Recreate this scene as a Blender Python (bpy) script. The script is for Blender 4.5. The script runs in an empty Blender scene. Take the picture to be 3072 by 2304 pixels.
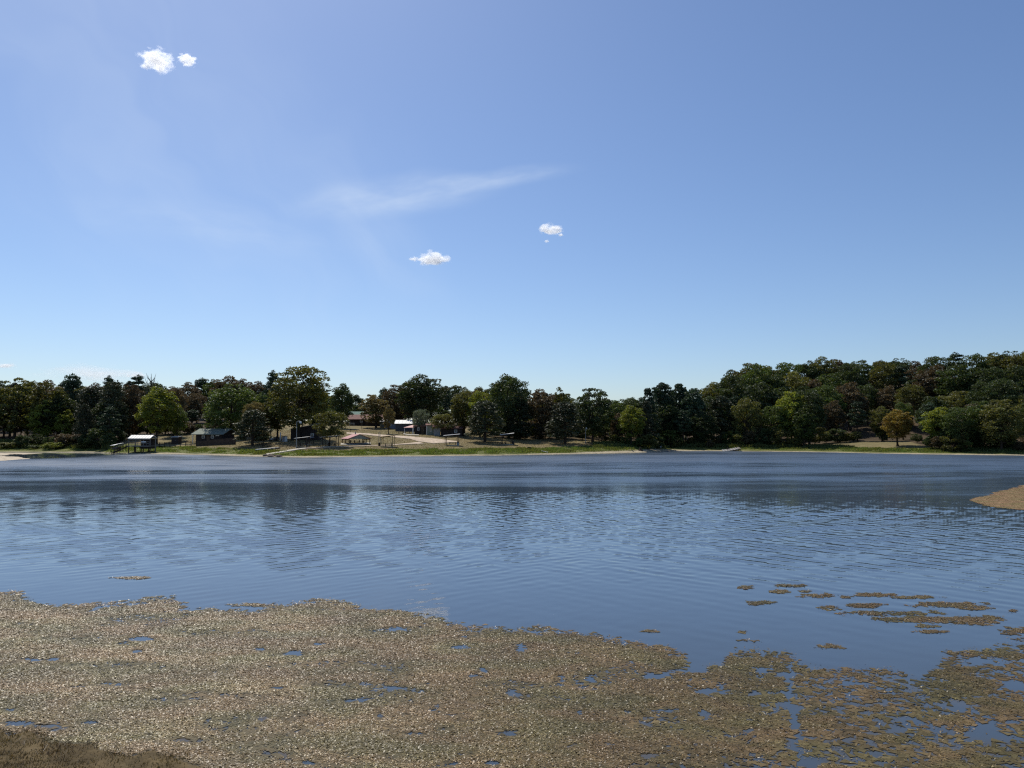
import bpy, math, random
import numpy as np
from mathutils import Vector, Matrix

R = math.radians
SC = bpy.context.scene
COL = SC.collection

# ------------------------------------------------------------------ camera
FPX, CX, CY, HZ, EYE = 2200.0, 1536.0, 1152.0, 1298.0, 4.8     # photo pixels, eye height above the lake
PITCH = math.atan((HZ - CY) / FPX)
cam_data = bpy.data.cameras.new('camera')
cam = bpy.data.objects.new('camera', cam_data)
COL.objects.link(cam)
cam.location = (0, 0, EYE)
cam.rotation_euler = (R(90) + PITCH, 0, 0)
cam_data.sensor_width = 36
cam_data.lens = 36 * FPX / 3072
cam_data.clip_start = 0.1
cam_data.clip_end = 60000
SC.camera = cam

# ------------------------------------------------------------------ sky and sun
SUN_EL, SUN_AZ = 53.0, -27.0        # degrees; azimuth from the view direction, minus = left
world = bpy.data.worlds.new('World')
SC.world = world
world.use_nodes = True
wn, wl = world.node_tree.nodes, world.node_tree.links
wn.clear()
w_out = wn.new('ShaderNodeOutputWorld')
w_bg = wn.new('ShaderNodeBackground')
sky = wn.new('ShaderNodeTexSky')
sky.sky_type = 'NISHITA'
sky.sun_disc = False
sky.sun_elevation = R(SUN_EL)
sky.sun_rotation = R(SUN_AZ)
sky.altitude = 100
sky.air_density = 1.0
sky.dust_density = 0.62
sky.ozone_density = 3.0
w_bg.inputs['Strength'].default_value = 0.105
wl.new(w_bg.outputs[0], w_out.inputs[0])

sun_data = bpy.data.lights.new('sun', 'SUN')
sun_data.energy = 4.4
sun_data.angle = R(0.53)
sun_data.color = (1.0, 0.95, 0.86)
sun = bpy.data.objects.new('sun', sun_data)
COL.objects.link(sun)
sd = Vector((math.sin(R(SUN_AZ)) * math.cos(R(SUN_EL)), math.cos(R(SUN_AZ)) * math.cos(R(SUN_EL)), math.sin(R(SUN_EL))))
sun.rotation_euler = sd.to_track_quat('Z', 'Y').to_euler()
sun.location = sd * 80

SC.view_settings.view_transform = 'Standard'
SC.view_settings.look = 'None'
SC.view_settings.exposure = 0.0
SC.view_settings.gamma = 1.0
SC.render.engine = 'CYCLES'
SC.cycles.use_denoising = False
SC.cycles.pixel_filter_type = 'BLACKMAN_HARRIS'
SC.cycles.filter_width = 1.25
SC.cycles.sample_clamp_indirect = 6.0
SC.cycles.max_bounces = 26
SC.cycles.diffuse_bounces = 3
SC.cycles.glossy_bounces = 3
SC.cycles.transmission_bounces = 4
SC.cycles.volume_bounces = 24
SC.cycles.volume_step_rate = 0.5

def pdir(px, py):
    v = Vector((px - CX, FPX * math.cos(PITCH) - (CY - py) * math.sin(PITCH), FPX * math.sin(PITCH) + (CY - py) * math.cos(PITCH)))
    return v
def P(px, py, Y):
    d = pdir(px, py)
    t = Y / d.y
    return Vector((d.x * t, Y, EYE + d.z * t))
def onwater(px, py, z=0.0):
    d = pdir(px, py)
    t = (z - EYE) / d.z
    return Vector((d.x * t, d.y * t, z))
def proj(x, y, z):
    """world -> photo pixel (numpy)"""
    c, s = math.cos(PITCH), math.sin(PITCH)
    dz = z - EYE
    f = y * c + dz * s
    u = -y * s + dz * c
    return CX + FPX * x / f, CY - FPX * u / f

# cirrus and thin veil in the sky, by direction
def N(nt, typ, **kw):
    n = nt.nodes.new(typ)
    for k, v in kw.items():
        setattr(n, k, v)
    return n
def mathn(nt, op, a, b=None, c=None, clamp=False):
    n = nt.nodes.new('ShaderNodeMath'); n.operation = op; n.use_clamp = clamp
    for i, v in enumerate((a, b, c)):
        if v is None: continue
        if isinstance(v, (int, float)): n.inputs[i].default_value = v
        else: nt.links.new(v, n.inputs[i])
    return n.outputs[0]
def mixc(nt, fac, a, b, blend='MIX'):
    n = nt.nodes.new('ShaderNodeMix'); n.data_type = 'RGBA'; n.blend_type = blend
    for sock, v in ((n.inputs[0], fac), (n.inputs[6], a), (n.inputs[7], b)):
        if isinstance(v, (int, float)): sock.default_value = v
        elif isinstance(v, tuple): sock.default_value = v if len(v) == 4 else (*v, 1)
        else: nt.links.new(v, sock)
    return n.outputs[2]
def vmath(nt, op, a, b=None):
    n = nt.nodes.new('ShaderNodeVectorMath'); n.operation = op
    for i, v in enumerate((a, b)):
        if v is None: continue
        if isinstance(v, (tuple, list, Vector)): n.inputs[i].default_value = tuple(v)
        elif isinstance(v, (int, float)): n.inputs['Scale'].default_value = v
        else: nt.links.new(v, n.inputs[i])
    return n
def noise(nt, vec, scale, detail=2, rough=0.5, out=0, dist=0.0):
    n = nt.nodes.new('ShaderNodeTexNoise')
    n.inputs['Scale'].default_value = scale
    n.inputs['Detail'].default_value = detail
    n.inputs['Roughness'].default_value = rough
    n.inputs['Distortion'].default_value = dist
    if vec is not None: nt.links.new(vec, n.inputs['Vector'])
    return n.outputs[out]
def smooth(nt, v, lo, hi):
    n = nt.nodes.new('ShaderNodeMapRange'); n.interpolation_type = 'SMOOTHSTEP'
    nt.links.new(v, n.inputs[0])
    n.inputs[1].default_value = lo; n.inputs[2].default_value = hi
    return n.outputs[0]

nt = world.node_tree
tc = N(nt, 'ShaderNodeTexCoord')
wob = noise(nt, tc.outputs['Generated'], 7, 2)
def wisp(px, py, angle, half_len, half_w, amount, nscale):
    """elongated soft streak of high cloud around a sky direction"""
    c = pdir(px, py).normalized()
    right = Vector((c.y, -c.x, 0)).normalized()
    up = right.cross(c).normalized()
    t = (right * math.cos(R(angle)) + up * math.sin(R(angle)))
    n_ = (-right * math.sin(R(angle)) + up * math.cos(R(angle)))
    du = vmath(nt, 'DOT_PRODUCT', tc.outputs['Generated'], t).outputs['Value']
    dv = vmath(nt, 'DOT_PRODUCT', tc.outputs['Generated'], n_).outputs['Value']
    dc = vmath(nt, 'DOT_PRODUCT', tc.outputs['Generated'], c).outputs['Value']
    du = mathn(nt, 'SUBTRACT', du, 0.0)
    dv = mathn(nt, 'ADD', dv, mathn(nt, 'MULTIPLY', mathn(nt, 'SUBTRACT', wob, 0.5), half_w * 1.0))
    a = mathn(nt, 'DIVIDE', du, half_len); b = mathn(nt, 'DIVIDE', dv, half_w)
    r2 = mathn(nt, 'ADD', mathn(nt, 'MULTIPLY', a, a), mathn(nt, 'MULTIPLY', b, b))
    m = mathn(nt, 'SUBTRACT', 1.0, r2, clamp=True)
    m = mathn(nt, 'MULTIPLY', m, m)
    comb = N(nt, 'ShaderNodeCombineXYZ')
    nt.links.new(mathn(nt, 'MULTIPLY', du, nscale), comb.inputs[0])
    nt.links.new(mathn(nt, 'MULTIPLY', dv, nscale * 3.5), comb.inputs[1])
    tx = noise(nt, comb.outputs[0], 1.0, 3, 0.6)
    m = mathn(nt, 'MULTIPLY', m, smooth(nt, tx, 0.10, 0.90))
    m = mathn(nt, 'MULTIPLY', m, mathn(nt, 'GREATER_THAN', dc, 0.0))
    return mathn(nt, 'MULTIPLY', m, amount)
parts = [wisp(1190, 592, 9, 0.17, 0.034, 0.50, 9), wisp(1480, 540, 8, 0.13, 0.018, 0.42, 11), wisp(420, 330, -38, 0.55, 0.24, 0.20, 3), wisp(1110, 700, -40, 0.16, 0.06, 0.16, 7),
         wisp(650, 680, -4, 0.2, 0.035, 0.16, 14)]
acc = parts[0]
for p in parts[1:]:
    acc = mathn(nt, 'ADD', acc, p, clamp=True)
tint = mixc(nt, 1.0, sky.outputs[0], (0.86, 0.93, 1.05), 'MULTIPLY')      # the camera's cool white balance
wcol = mixc(nt, acc, tint, (7.0, 8.0, 9.3))
wl.new(wcol, w_bg.inputs['Color'])

# ------------------------------------------------------------------ helpers: materials, meshes, things
MATS = {}
def pmat(name, col, rough=0.7, spec=0.3, metal=0.0, var=0.12, scale=6.0, bump=0.0, bscale=40.0, col2=None):
    if name in MATS: return MATS[name]
    m = bpy.data.materials.new(name); m.use_nodes = True
    t = m.node_tree; b = t.nodes['Principled BSDF']
    co = N(t, 'ShaderNodeTexCoord').outputs['Object']
    f = noise(t, co, scale, 4, 0.6)
    a = tuple(max(0, c * (1 - var)) for c in col); c2 = col2 if col2 else tuple(min(1, c * (1 + var)) for c in col)
    cc = mixc(t, smooth(t, f, 0.3, 0.7), a, c2)
    t.links.new(cc, b.inputs['Base Color'])
    b.inputs['Roughness'].default_value = rough
    b.inputs['Specular IOR Level'].default_value = spec
    b.inputs['Metallic'].default_value = metal
    if bump:
        bp = N(t, 'ShaderNodeBump'); bp.inputs['Strength'].default_value = bump; bp.inputs['Distance'].default_value = 0.02
        t.links.new(noise(t, co, bscale, 3), bp.inputs['Height']); t.links.new(bp.outputs[0], b.inputs['Normal'])
    MATS[name] = m
    return m

def leafmat(name, col, trans=None, tw=0.35, rough=0.55, hue=0.03):
    if name in MATS: return MATS[name]
    m = bpy.data.materials.new(name); m.use_nodes = True
    t = m.node_tree; b = t.nodes['Principled BSDF']
    at = N(t, 'ShaderNodeAttribute'); at.attribute_name = 'tint'
    oi = N(t, 'ShaderNodeObjectInfo')
    hsv = N(t, 'ShaderNodeHueSaturation')
    hsv.inputs['Color'].default_value = (*col, 1)
    t.links.new(mathn(t, 'MULTIPLY_ADD', mathn(t, 'SUBTRACT', at.outputs['Fac'], 0.5), hue, 0.5), hsv.inputs['Hue'])
    v = mathn(t, 'MULTIPLY_ADD', at.outputs['Fac'], 0.8, 0.6)
    v = mathn(t, 'MULTIPLY', v, mathn(t, 'MULTIPLY_ADD', oi.outputs['Random'], 0.4, 0.8))
    t.links.new(v, hsv.inputs['Value'])
    t.links.new(hsv.outputs[0], b.inputs['Base Color'])
    b.inputs['Roughness'].default_value = rough
    b.inputs['Specular IOR Level'].default_value = 0.25
    tr = N(t, 'ShaderNodeBsdfTranslucent')
    tcn = mixc(t, 1.0, hsv.outputs[0], (*(trans or (1.25, 1.15, 0.45)), 1), 'MULTIPLY')
    t.links.new(tcn, tr.inputs['Color'])
    mx = N(t, 'ShaderNodeMixShader'); mx.inputs[0].default_value = tw
    t.links.new(b.outputs[0], mx.inputs[1]); t.links.new(tr.outputs[0], mx.inputs[2])
    t.links.new(mx.outputs[0], t.nodes['Material Output'].inputs[0])
    MATS[name] = m
    return m

def mesh_np(name, verts, faces, attrs=None, smooth_=False):
    """verts (n,3), faces (m,k) arrays"""
    verts = np.asarray(verts, np.float32); faces = np.asarray(faces, np.int32)
    me = bpy.data.meshes.new(name)
    me.vertices.add(len(verts)); me.vertices.foreach_set('co', verts.ravel())
    k = faces.shape[1]
    me.loops.add(faces.size); me.loops.foreach_set('vertex_index', faces.ravel())
    me.polygons.add(len(faces))
    me.polygons.foreach_set('loop_start', np.arange(0, faces.size, k, dtype=np.int32))
    if smooth_: me.polygons.foreach_set('use_smooth', np.ones(len(faces), bool))
    for an, (dom, typ, data) in (attrs or {}).items():
        a = me.attributes.new(an, typ, dom)
        a.data.foreach_set('color' if 'COLOR' in typ else 'value', np.asarray(data, np.float32).ravel())
    me.update(calc_edges=True)
    return me

class MB:
    """collects boxes, bars, polygons and builds one mesh object"""
    def __init__(s): s.v = []; s.f = []
    def poly(s, pts):
        i = len(s.v); s.v += [tuple(p) for p in pts]; s.f.append(tuple(range(i, i + len(pts))))
    def hexa(s, b, t):
        """b, t: four bottom and four top corners, counter-clockwise"""
        i = len(s.v); s.v += [tuple(p) for p in b] + [tuple(p) for p in t]
        s.f += [(i+3, i+2, i+1, i), (i+4, i+5, i+6, i+7)] + [(i+k, i+(k+1) % 4, i+4+(k+1) % 4, i+4+k) for k in range(4)]
        return s
    def box(s, x0, x1, y0, y1, z0, z1):
        return s.hexa([(x0, y0, z0), (x1, y0, z0), (x1, y1, z0), (x0, y1, z0)], [(x0, y0, z1), (x1, y0, z1), (x1, y1, z1), (x0, y1, z1)])
    def tube(s, p0, p1, r0, r1=None, n=8):
        r1 = r0 if r1 is None else r1
        p0, p1 = Vector(p0), Vector(p1); d = (p1 - p0).normalized()
        u = d.orthogonal().normalized(); w = d.cross(u); i = len(s.v)
        for p, r in ((p0, r0), (p1, r1)):
            for k in range(n):
                a = 2 * math.pi * k / n
                s.v.append(tuple(p + (u * math.cos(a) + w * math.sin(a)) * r))
        s.f += [(i+k, i+(k+1) % n, i+n+(k+1) % n, i+n+k) for k in range(n)]
        s.f += [tuple(range(i+n-1, i-1, -1)), tuple(range(i+n, i+2*n))]
        return s
    def path(s, pts, rad, n=6):
        for a, b, ra, rb in zip(pts[:-1], pts[1:], rad[:-1], rad[1:]): s.tube(a, b, ra, rb, n)
        return s
    def slab(s, quad, th):
        """quad of four points CCW seen from above, thickness straight down"""
        q = [Vector(p) for p in quad]
        return s.hexa([p - Vector((0, 0, th)) for p in q], q)
    def build(s, name, mat, parent=None, bevel=0.0, smooth_=False):
        me = bpy.data.meshes.new(name); me.from_pydata(s.v, [], s.f); me.update()
        if smooth_: me.polygons.foreach_set('use_smooth', np.ones(len(me.polygons), bool))
        me.materials.append(mat)
        o = bpy.data.objects.new(name, me); COL.objects.link(o)
        if parent: o.parent = parent
        if bevel:
            m = o.modifiers.new('bevel', 'BEVEL'); m.width = bevel; m.segments = 2; m.limit_method = 'ANGLE'
        return o

def tag(o, label=None, cat=None, group=None, kind=None):
    if label: o['label'] = label
    if cat: o['category'] = cat
    if group: o['group'] = group
    if kind: o['kind'] = kind
    return o
def thing(name, label, cat, loc=(0, 0, 0), rz=0.0, group=None):
    o = bpy.data.objects.new(name, None); COL.objects.link(o)
    o.location = loc; o.rotation_euler = (0, 0, rz); o.empty_display_size = 0.5
    return tag(o, label, cat, group)
def copy_tree(o, parent=None):
    c = o.copy(); COL.objects.link(c)
    if parent: c.parent = parent
    for ch in o.children: copy_tree(ch, c)
    return c

# value noise on the ground (numpy)
_rs = np.random.RandomState(5)
_tab = _rs.rand(256, 256)
def vnoise(x, y):
    x = np.asarray(x, float); y = np.asarray(y, float)
    xi = np.floor(x).astype(int); yi = np.floor(y).astype(int)
    fx = x - xi; fy = y - yi
    fx = fx * fx * (3 - 2 * fx); fy = fy * fy * (3 - 2 * fy)
    g = lambda i, j: _tab[i & 255, j & 255]
    return (g(xi, yi) * (1 - fx) + g(xi + 1, yi) * fx) * (1 - fy) + (g(xi, yi + 1) * (1 - fx) + g(xi + 1, yi + 1) * fx) * fy
def fbm(x, y, o=3):
    r = 0; a = 0.5; t = 0
    for k in range(o):
        r = r + a * vnoise(x * 2 ** k + 17.3 * k, y * 2 ** k + 5.1 * k); t += a; a *= 0.5
    return r / t

# ------------------------------------------------------------------ terrain
SHORE = [(0, 1357), (150, 1357), (300, 1358.5), (345, 1362), (480, 1363), (560, 1364.5), (700, 1368), (780, 1370.5), (900, 1373), (1000, 1372),
         (1200, 1369.5), (1320, 1369), (1500, 1367), (1600, 1365), (1750, 1362.5), (1850, 1360.5), (1925, 1359), (1965, 1356), (2000, 1353.5), (2160, 1353.5),
         (2300, 1355), (2400, 1356), (2500, 1357.5), (2600, 1360), (2750, 1363), (2900, 1365), (3072, 1367)]
_sa = [(px - CX) / FPX for px, py in SHORE]; _sy = [onwater(px, py).y for px, py in SHORE]
SA = np.array([-40, -3, -1.6, -1.0] + _sa + [0.95, 1.6, 3, 40]); SY = np.array([1, 12, 70, 190] + _sy + [145, 60, 12, 1.0])
def yfar(a): return np.interp(a, SA, SY)
def ynear(x):
    x = np.asarray(x, float)
    base = np.interp(x, [-40, -12, -8.2, -7, -6, -5.1, -4.4, -3.2, 0, 30], [19, 14.2, 12.15, 11.75, 11.45, 11.3, 11.0, 10.45, 9.6, 9.0])
    return base + 0.35 * (vnoise(x * 1.7, 3.3) - 0.5) + 0.15 * (vnoise(x * 6, 9.3) - 0.5)
HILL_A = np.array([-2, -0.72, -0.45, -0.35, -0.1, 0.18, 0.27, 0.4, 0.6, 1.2])
HILL_S = np.array([0.03, 0.03, 0.02, -0.01, -0.02, -0.03, 0.04, 0.13, 0.17, 0.17])
def tz(x, y):
    x = np.asarray(x, float); y = np.asarray(y, float)
    ys = np.where(y > 0.5, y, 0.5); a = x / ys
    s = np.where(y > 0.5, y - yfar(a), -50)
    und = (fbm(x / 23, y / 23, 2) - 0.5) * np.clip(s / 25, 0, 1) * 0.8
    up = 0.08 * np.clip(s, 0, 130) + np.interp(a, HILL_A, HILL_S) * np.clip(s - 45, 0, 110) + und + 0.01 * np.clip(s - 130, 0, 2000)
    far = np.where(s > 0, up, np.maximum(s * 0.15, -1.6))
    n = ynear(x) - y
    near = np.where(n > 0, np.minimum(np.where(n < 1.6, n * 0.10, 0.16 + (n - 1.6) * 0.37), 3.2) + 0.05 * (vnoise(x * 3, y * 3) - 0.5), np.maximum(n * 0.25, -1.6))
    near = np.where(y < 0.5, np.maximum(near, 3.2 - 0.0 * y), near)
    return np.where((s > 0) & (y > 0.5), far, near)
def gz(x, y): return float(tz(np.array([x]), np.array([y]))[0])
def G(px, py):
    """where the sight line through a photo pixel meets the far bank"""
    d = pdir(px, py); d = d / d.y
    ys = np.arange(120, 420, 0.1)
    zr = EYE + d.z * ys
    zt = tz(d.x * ys, ys)
    hit = np.nonzero((zr <= zt) & (ys > yfar(d.x)))[0]
    Y = ys[hit[0]] if len(hit) else 300.0
    return Vector((d.x * Y, Y, gz(d.x * Y, Y)))
def GX(px, Y):
    x = (px - CX) / FPX * Y * 1.0
    return Vector((x, Y, gz(x, Y)))

th = np.concatenate([np.arange(-180, -44, 4), np.arange(-44, 44, 0.22), np.arange(44, 181, 4)])
rr = np.concatenate([np.arange(0.3, 17, 0.3), np.arange(17, 118, 8), np.arange(118, 300, 0.9), np.geomspace(300, 5000, 26)])
T, RR = np.meshgrid(np.radians(th), rr)
gx = RR * np.sin(T); gy = RR * np.cos(T)
gzv = tz(gx, gy)
nr_, nt_ = gx.shape
idx = np.arange(nr_ * nt_).reshape(nr_, nt_)
faces = np.stack([idx[:-1, :-1], idx[:-1, 1:], idx[1:, 1:], idx[1:, :-1]], -1).reshape(-1, 4)[:, ::-1]
# ground cover colours: sand at the waterline, lush bank, dry lawn, leaf litter under the woods
def clear_depth(px):   # how far inland the mown ground reaches before the woods start
    return np.interp(px, [-400, 330, 400, 760, 900, 1380, 1480, 1560, 1800, 1900, 2150, 2400, 2560, 2720, 2790, 3400], [10, 10, 46, 60, 130, 110, 46, 40, 36, 9, 8, 10, 30, 30, 8, 8])
apx = CX + FPX * gx / np.maximum(gy, 0.5)
s_in = np.where(gy > 0.5, gy - yfar(gx / np.maximum(gy, 0.5)), -50)
n1 = fbm(gx / 3.1, gy / 3.1, 3); n2 = fbm(gx / 11 + 40, gy / 11, 3); n3 = fbm(gx / 0.9, gy / 0.9, 2)
sandw = np.interp(apx, [0, 330, 360, 800, 1000, 1450, 1700, 1860, 1940, 2000, 2200, 2600, 3072], [2.0, 2.6, 3.4, 3.0, 2.2, 2.2, 3.2, 5.0, 9.0, 3.2, 1.9, 1.5, 2.4])
def C(c): return np.array(c)[None, None, :]
sand = C((0.37, 0.315, 0.225)) * (0.8 + 0.4 * n3)[..., None]
lush = C((0.115, 0.125, 0.036)) * (0.65 + 0.7 * n1)[..., None]
lawn = C((0.195, 0.146, 0.082)) * (0.8 + 0.4 * n1)[..., None] * (1 - n2[..., None]) * 1.0 + C((0.175, 0.158, 0.074)) * (0.8 + 0.4 * n1)[..., None] * n2[..., None]
litter = C((0.075, 0.055, 0.035)) * (0.7 + 0.6 * n1)[..., None]
def sst(v, a, b):
    t = np.clip((v - a) / (b - a), 0, 1); return t * t * (3 - 2 * t)
sandw = sandw * np.clip(0.25 + 1.5 * fbm(gx / 7 + 31, gy / 60, 3), 0.35, 1.5)
w1 = sst(s_in, sandw * 0.75 + 1.2 * (n1 - 0.5), sandw + 0.5 + 1.2 * (n1 - 0.5))[..., None]
gb = np.interp(apx, [0, 340, 600, 700, 860, 1000, 1400, 1700, 1900, 2100, 2300, 2600, 2750, 3072], [30, 30, 15, 15, 13, 13, 15, 16, 22, 24, 20, 13, 13, 22])
w2 = sst(s_in, gb - 2 + 5 * (n2 - 0.5), gb + 1.5 + 5 * (n2 - 0.5))[..., None]
w3 = sst(s_in, clear_depth(apx) - 2, clear_depth(apx) + 5)[..., None]
col = sand * (1 - w1) + lush * w1
col = col * (1 - w2) + lawn * w2
col = col * (1 - w3) + litter * w3
mud = C((0.10, 0.08, 0.05)) * (0.7 + 0.6 * n1)[..., None]
drygrass = C((0.10, 0.074, 0.038)) * (0.6 + 0.8 * n3)[..., None]
isfar = ((s_in > 0) & (gy > 0.5))[..., None]
isnear = ((ynear(gx) - gy > 0.0) | (gy < 0.5))[..., None]
col = np.where(isfar, col, np.where(isnear, drygrass, mud))
rgba = np.concatenate([col, np.ones_like(col[..., :1])], -1).reshape(-1, 4)
gme = mesh_np('ground', np.stack([gx, gy, gzv], -1).reshape(-1, 3), faces, {'Col': ('POINT', 'FLOAT_COLOR', rgba)}, True)
gm = bpy.data.materials.new('ground'); gm.use_nodes = True
t = gm.node_tree; b = t.nodes['Principled BSDF']
at = N(t, 'ShaderNodeAttribute'); at.attribute_name = 'Col'
ob = N(t, 'ShaderNodeTexCoord').outputs['Object']
fn = noise(t, ob, 2.3, 6, 0.65)
t.links.new(mixc(t, 1.0, at.outputs['Color'], mixc(t, smooth(t, fn, 0.25, 0.75), (0.6, 0.6, 0.6), (1.4, 1.38, 1.3)), 'MULTIPLY'), b.inputs['Base Color'])
b.inputs['Roughness'].default_value = 0.9; b.inputs['Specular IOR Level'].default_value = 0.1
bp = N(t, 'ShaderNodeBump'); bp.inputs['Strength'].default_value = 0.7; bp.inputs['Distance'].default_value = 0.08
t.links.new(noise(t, ob, 5.0, 5, 0.7), bp.inputs['Height']); t.links.new(bp.outputs[0], b.inputs['Normal'])
gme.materials.append(gm)
ground = bpy.data.objects.new('ground', gme); COL.objects.link(ground); tag(ground, kind='structure')

# ------------------------------------------------------------------ water
def waves(x, y):
    """wind ripples: two crossing trains of short waves, calmer in the lee of the near bank"""
    rs = np.random.RandomState(3)
    a_ = np.zeros_like(x); b_ = np.zeros_like(x)
    for train, (ang, out) in enumerate(((48, a_), (-38, b_))):
        for k in range(16):
            lam = (0.50, 0.40)[train] * 1.7 ** rs.uniform(0, 1) if k < 13 else rs.uniform(1.1, 2.0); th_ = R(ang + rs.normal() * (9 if k < 12 else 30)); ph = rs.uniform(0, 6.28)
            kk = 2 * math.pi / lam
            wgt = rs.uniform(0.5, 1.0) * lam * (1.0 if k < 13 else 0.4)
            out += wgt * np.sin(kk * (x * math.sin(th_) + y * math.cos(th_)) + ph + 1.5 * fbm(x / 14 + 9 * k, y / 14 + train * 7, 2))
    mixx = sst(x / np.maximum(y, 1) + 0.012 * (y - 34) + 0.5 * (fbm(x / 30, y / 18, 2) - 0.5), -0.3, 0.3)
    patch = 0.55 + 0.9 * sst(fbm(x / 26 + 3, y / 11 + 8, 3), 0.3, 0.7)
    amp = np.interp(y, [0, 18, 23, 27, 33, 44, 56, 63, 80, 90, 120, 200], [0, 0.16, 0.26, 0.40, 0.68, 0.76, 0.62, 0.5, 0.35, 0.30, 0.28, 0.28])
    calm = sst(y, 126, 138) * sst(-x, 76, 90)
    return 0.0058 * (a_ * (0.15 + 0.85 * mixx) + b_ * (1.0 - 0.8 * mixx)) * patch * amp * (1 - 0.97 * calm)
def sst(v, a, b):
    t = np.clip((v - a) / (b - a), 0, 1); return t * t * (3 - 2 * t)
wth = np.concatenate([[-88, -70, -55], np.linspace(-41, 41, 370), [55, 70, 88]])
wy = np.concatenate([[0.8, 4], np.arange(7, 14, 0.5), np.arange(14, 60, 0.13), np.arange(60, 212, 0.3), [225, 260]])
TT_, YY_ = np.meshgrid(np.tan(np.radians(wth)), wy)
TT_[:, 0] = -40; TT_[:, -1] = 40
wx = np.clip(TT_ * YY_, -420, 420)
wz = waves(wx, YY_)
i_ = np.arange(wx.size).reshape(wx.shape)
wf = np.stack([i_[:-1, :-1], i_[:-1, 1:], i_[1:, 1:], i_[1:, :-1]], -1).reshape(-1, 4)
wme = mesh_np('lake_water', np.stack([wx, YY_, wz], -1).reshape(-1, 3), wf, None, True)
WGRID = (wx, YY_)
wm = bpy.data.materials.new('lake_water'); wm.use_nodes = True
t = wm.node_tree; b = t.nodes['Principled BSDF']
ob = N(t, 'ShaderNodeTexCoord').outputs['Object']
def mapped(t, vec, rot, sx, sy):
    m = N(t, 'ShaderNodeMapping'); m.inputs['Rotation'].default_value = (0, 0, R(rot)); m.inputs['Scale'].default_value = (sx, sy, 1)
    t.links.new(vec, m.inputs[0]); return m.outputs[0]
sep = N(t, 'ShaderNodeSeparateXYZ'); t.links.new(ob, sep.inputs[0])
yy = sep.outputs[1]; xx = sep.outputs[0]
# wind patches: how ruffled the surface is, by place on the lake
pat = noise(t, mapped(t, ob, 4, 0.012, 0.05), 1.0, 3, 0.55)
ramp = N(t, 'ShaderNodeValToRGB')
t.links.new(mathn(t, 'DIVIDE', yy, 200), ramp.inputs[0])
els = [(0.0, 0.05), (0.08, 0.06), (0.11, 0.12), (0.14, 0.30), (0.19, 0.62), (0.28, 0.75), (0.31, 0.95), (0.38, 1.0), (0.45, 0.85), (0.60, 0.9), (1.0, 0.9)]
cr = ramp.color_ramp
while len(cr.elements) < len(els): cr.elements.new(0.5)
for e, (p, v) in zip(cr.elements, els): e.position = p; e.color = (v, v, v, 1)
amp = mathn(t, 'MULTIPLY', ramp.outputs[0], mathn(t, 'MULTIPLY_ADD', smooth(t, pat, 0.35, 0.65), 0.5, 0.6))
# sheltered cove on the left by the mud flat stays calm
lee = mathn(t, 'MULTIPLY', smooth(t, yy, 128, 140), smooth(t, mathn(t, 'MULTIPLY', xx, -1), 78, 90))
amp = mathn(t, 'MULTIPLY', amp, mathn(t, 'MULTIPLY_ADD', lee, -0.93, 1.0))
def slopes(rot, sx, sy, scale, detail, kx, ky, dist=0.0):
    c = noise(t, mapped(t, ob, rot, sx, sy), scale, detail, 0.5, out=1, dist=dist)
    c = vmath(t, 'SUBTRACT', c, (0.5, 0.5, 0.5)).outputs[0]
    return vmath(t, 'MULTIPLY', c, (kx, ky, 0.0)).outputs[0]
s3 = slopes(3, 0.8, 3.2, 1.0, 2, 0.06, 0.10)
s4 = slopes(-8, 4.0, 12.0, 1.0, 1, 0.05, 0.06)
sl = vmath(t, 'ADD', s3, s4).outputs[0]
sc_ = N(t, 'ShaderNodeVectorMath'); sc_.operation = 'SCALE'
t.links.new(sl, sc_.inputs[0]); t.links.new(mathn(t, 'MULTIPLY', mathn(t, 'ADD', amp, 0.12), mathn(t, 'MULTIPLY_ADD', smooth(t, yy, 58, 26), 0.6, 0.4)), sc_.inputs['Scale'])
geo = N(t, 'ShaderNodeNewGeometry')
nrm = vmath(t, 'NORMALIZE', vmath(t, 'ADD', sc_.outputs[0], geo.outputs['Normal']).outputs[0]).outputs[0]
t.links.new(nrm, b.inputs['Normal'])
far_r = mathn(t, 'MULTIPLY', smooth(t, mathn(t, 'MULTIPLY_ADD', mathn(t, 'SUBTRACT', pat, 0.5), 75.0, yy), 40, 125), mathn(t, 'MULTIPLY_ADD', lee, -0.95, 1.0))      # ripples too fine to model far out
t.links.new(mathn(t, 'MULTIPLY_ADD', far_r, mathn(t, 'ADD', mathn(t, 'MULTIPLY_ADD', smooth(t, pat, 0.34, 0.62), 0.16, 0.20), mathn(t, 'MULTIPLY_ADD', smooth(t, noise(t, mapped(t, ob, 3, 0.10, 0.55), 1.0, 4, 0.65), 0.3, 0.7), 0.30, -0.15)), mathn(t, 'MULTIPLY_ADD', amp, 0.06, 0.02)), b.inputs['Roughness'])
deep = noise(t, ob, 0.35, 4, 0.6)
shal = smooth(t, mathn(t, 'MULTIPLY_ADD', deep, 9.0, yy), 27, 13)      # weedy shallows by the near bank
wat = N(t, 'ShaderNodeAttribute'); wat.attribute_name = 'weed'
wfac = mathn(t, 'MULTIPLY', wat.outputs['Fac'], mathn(t, 'MULTIPLY_ADD', noise(t, ob, 5.0, 3, 0.6), 1.0, 0.35, clamp=True), clamp=True)
wcol_ = mixc(t, smooth(t, noise(t, ob, 1.7, 4, 0.65), 0.3, 0.7), (0.055, 0.047, 0.027), (0.105, 0.080, 0.046))
t.links.new(mixc(t, wfac, mixc(t, shal, (0.054, 0.080, 0.116), (0.050, 0.066, 0.084)), wcol_), b.inputs['Base Color'])
b.inputs['IOR'].default_value = 1.33
wme.materials.append(wm)
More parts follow.
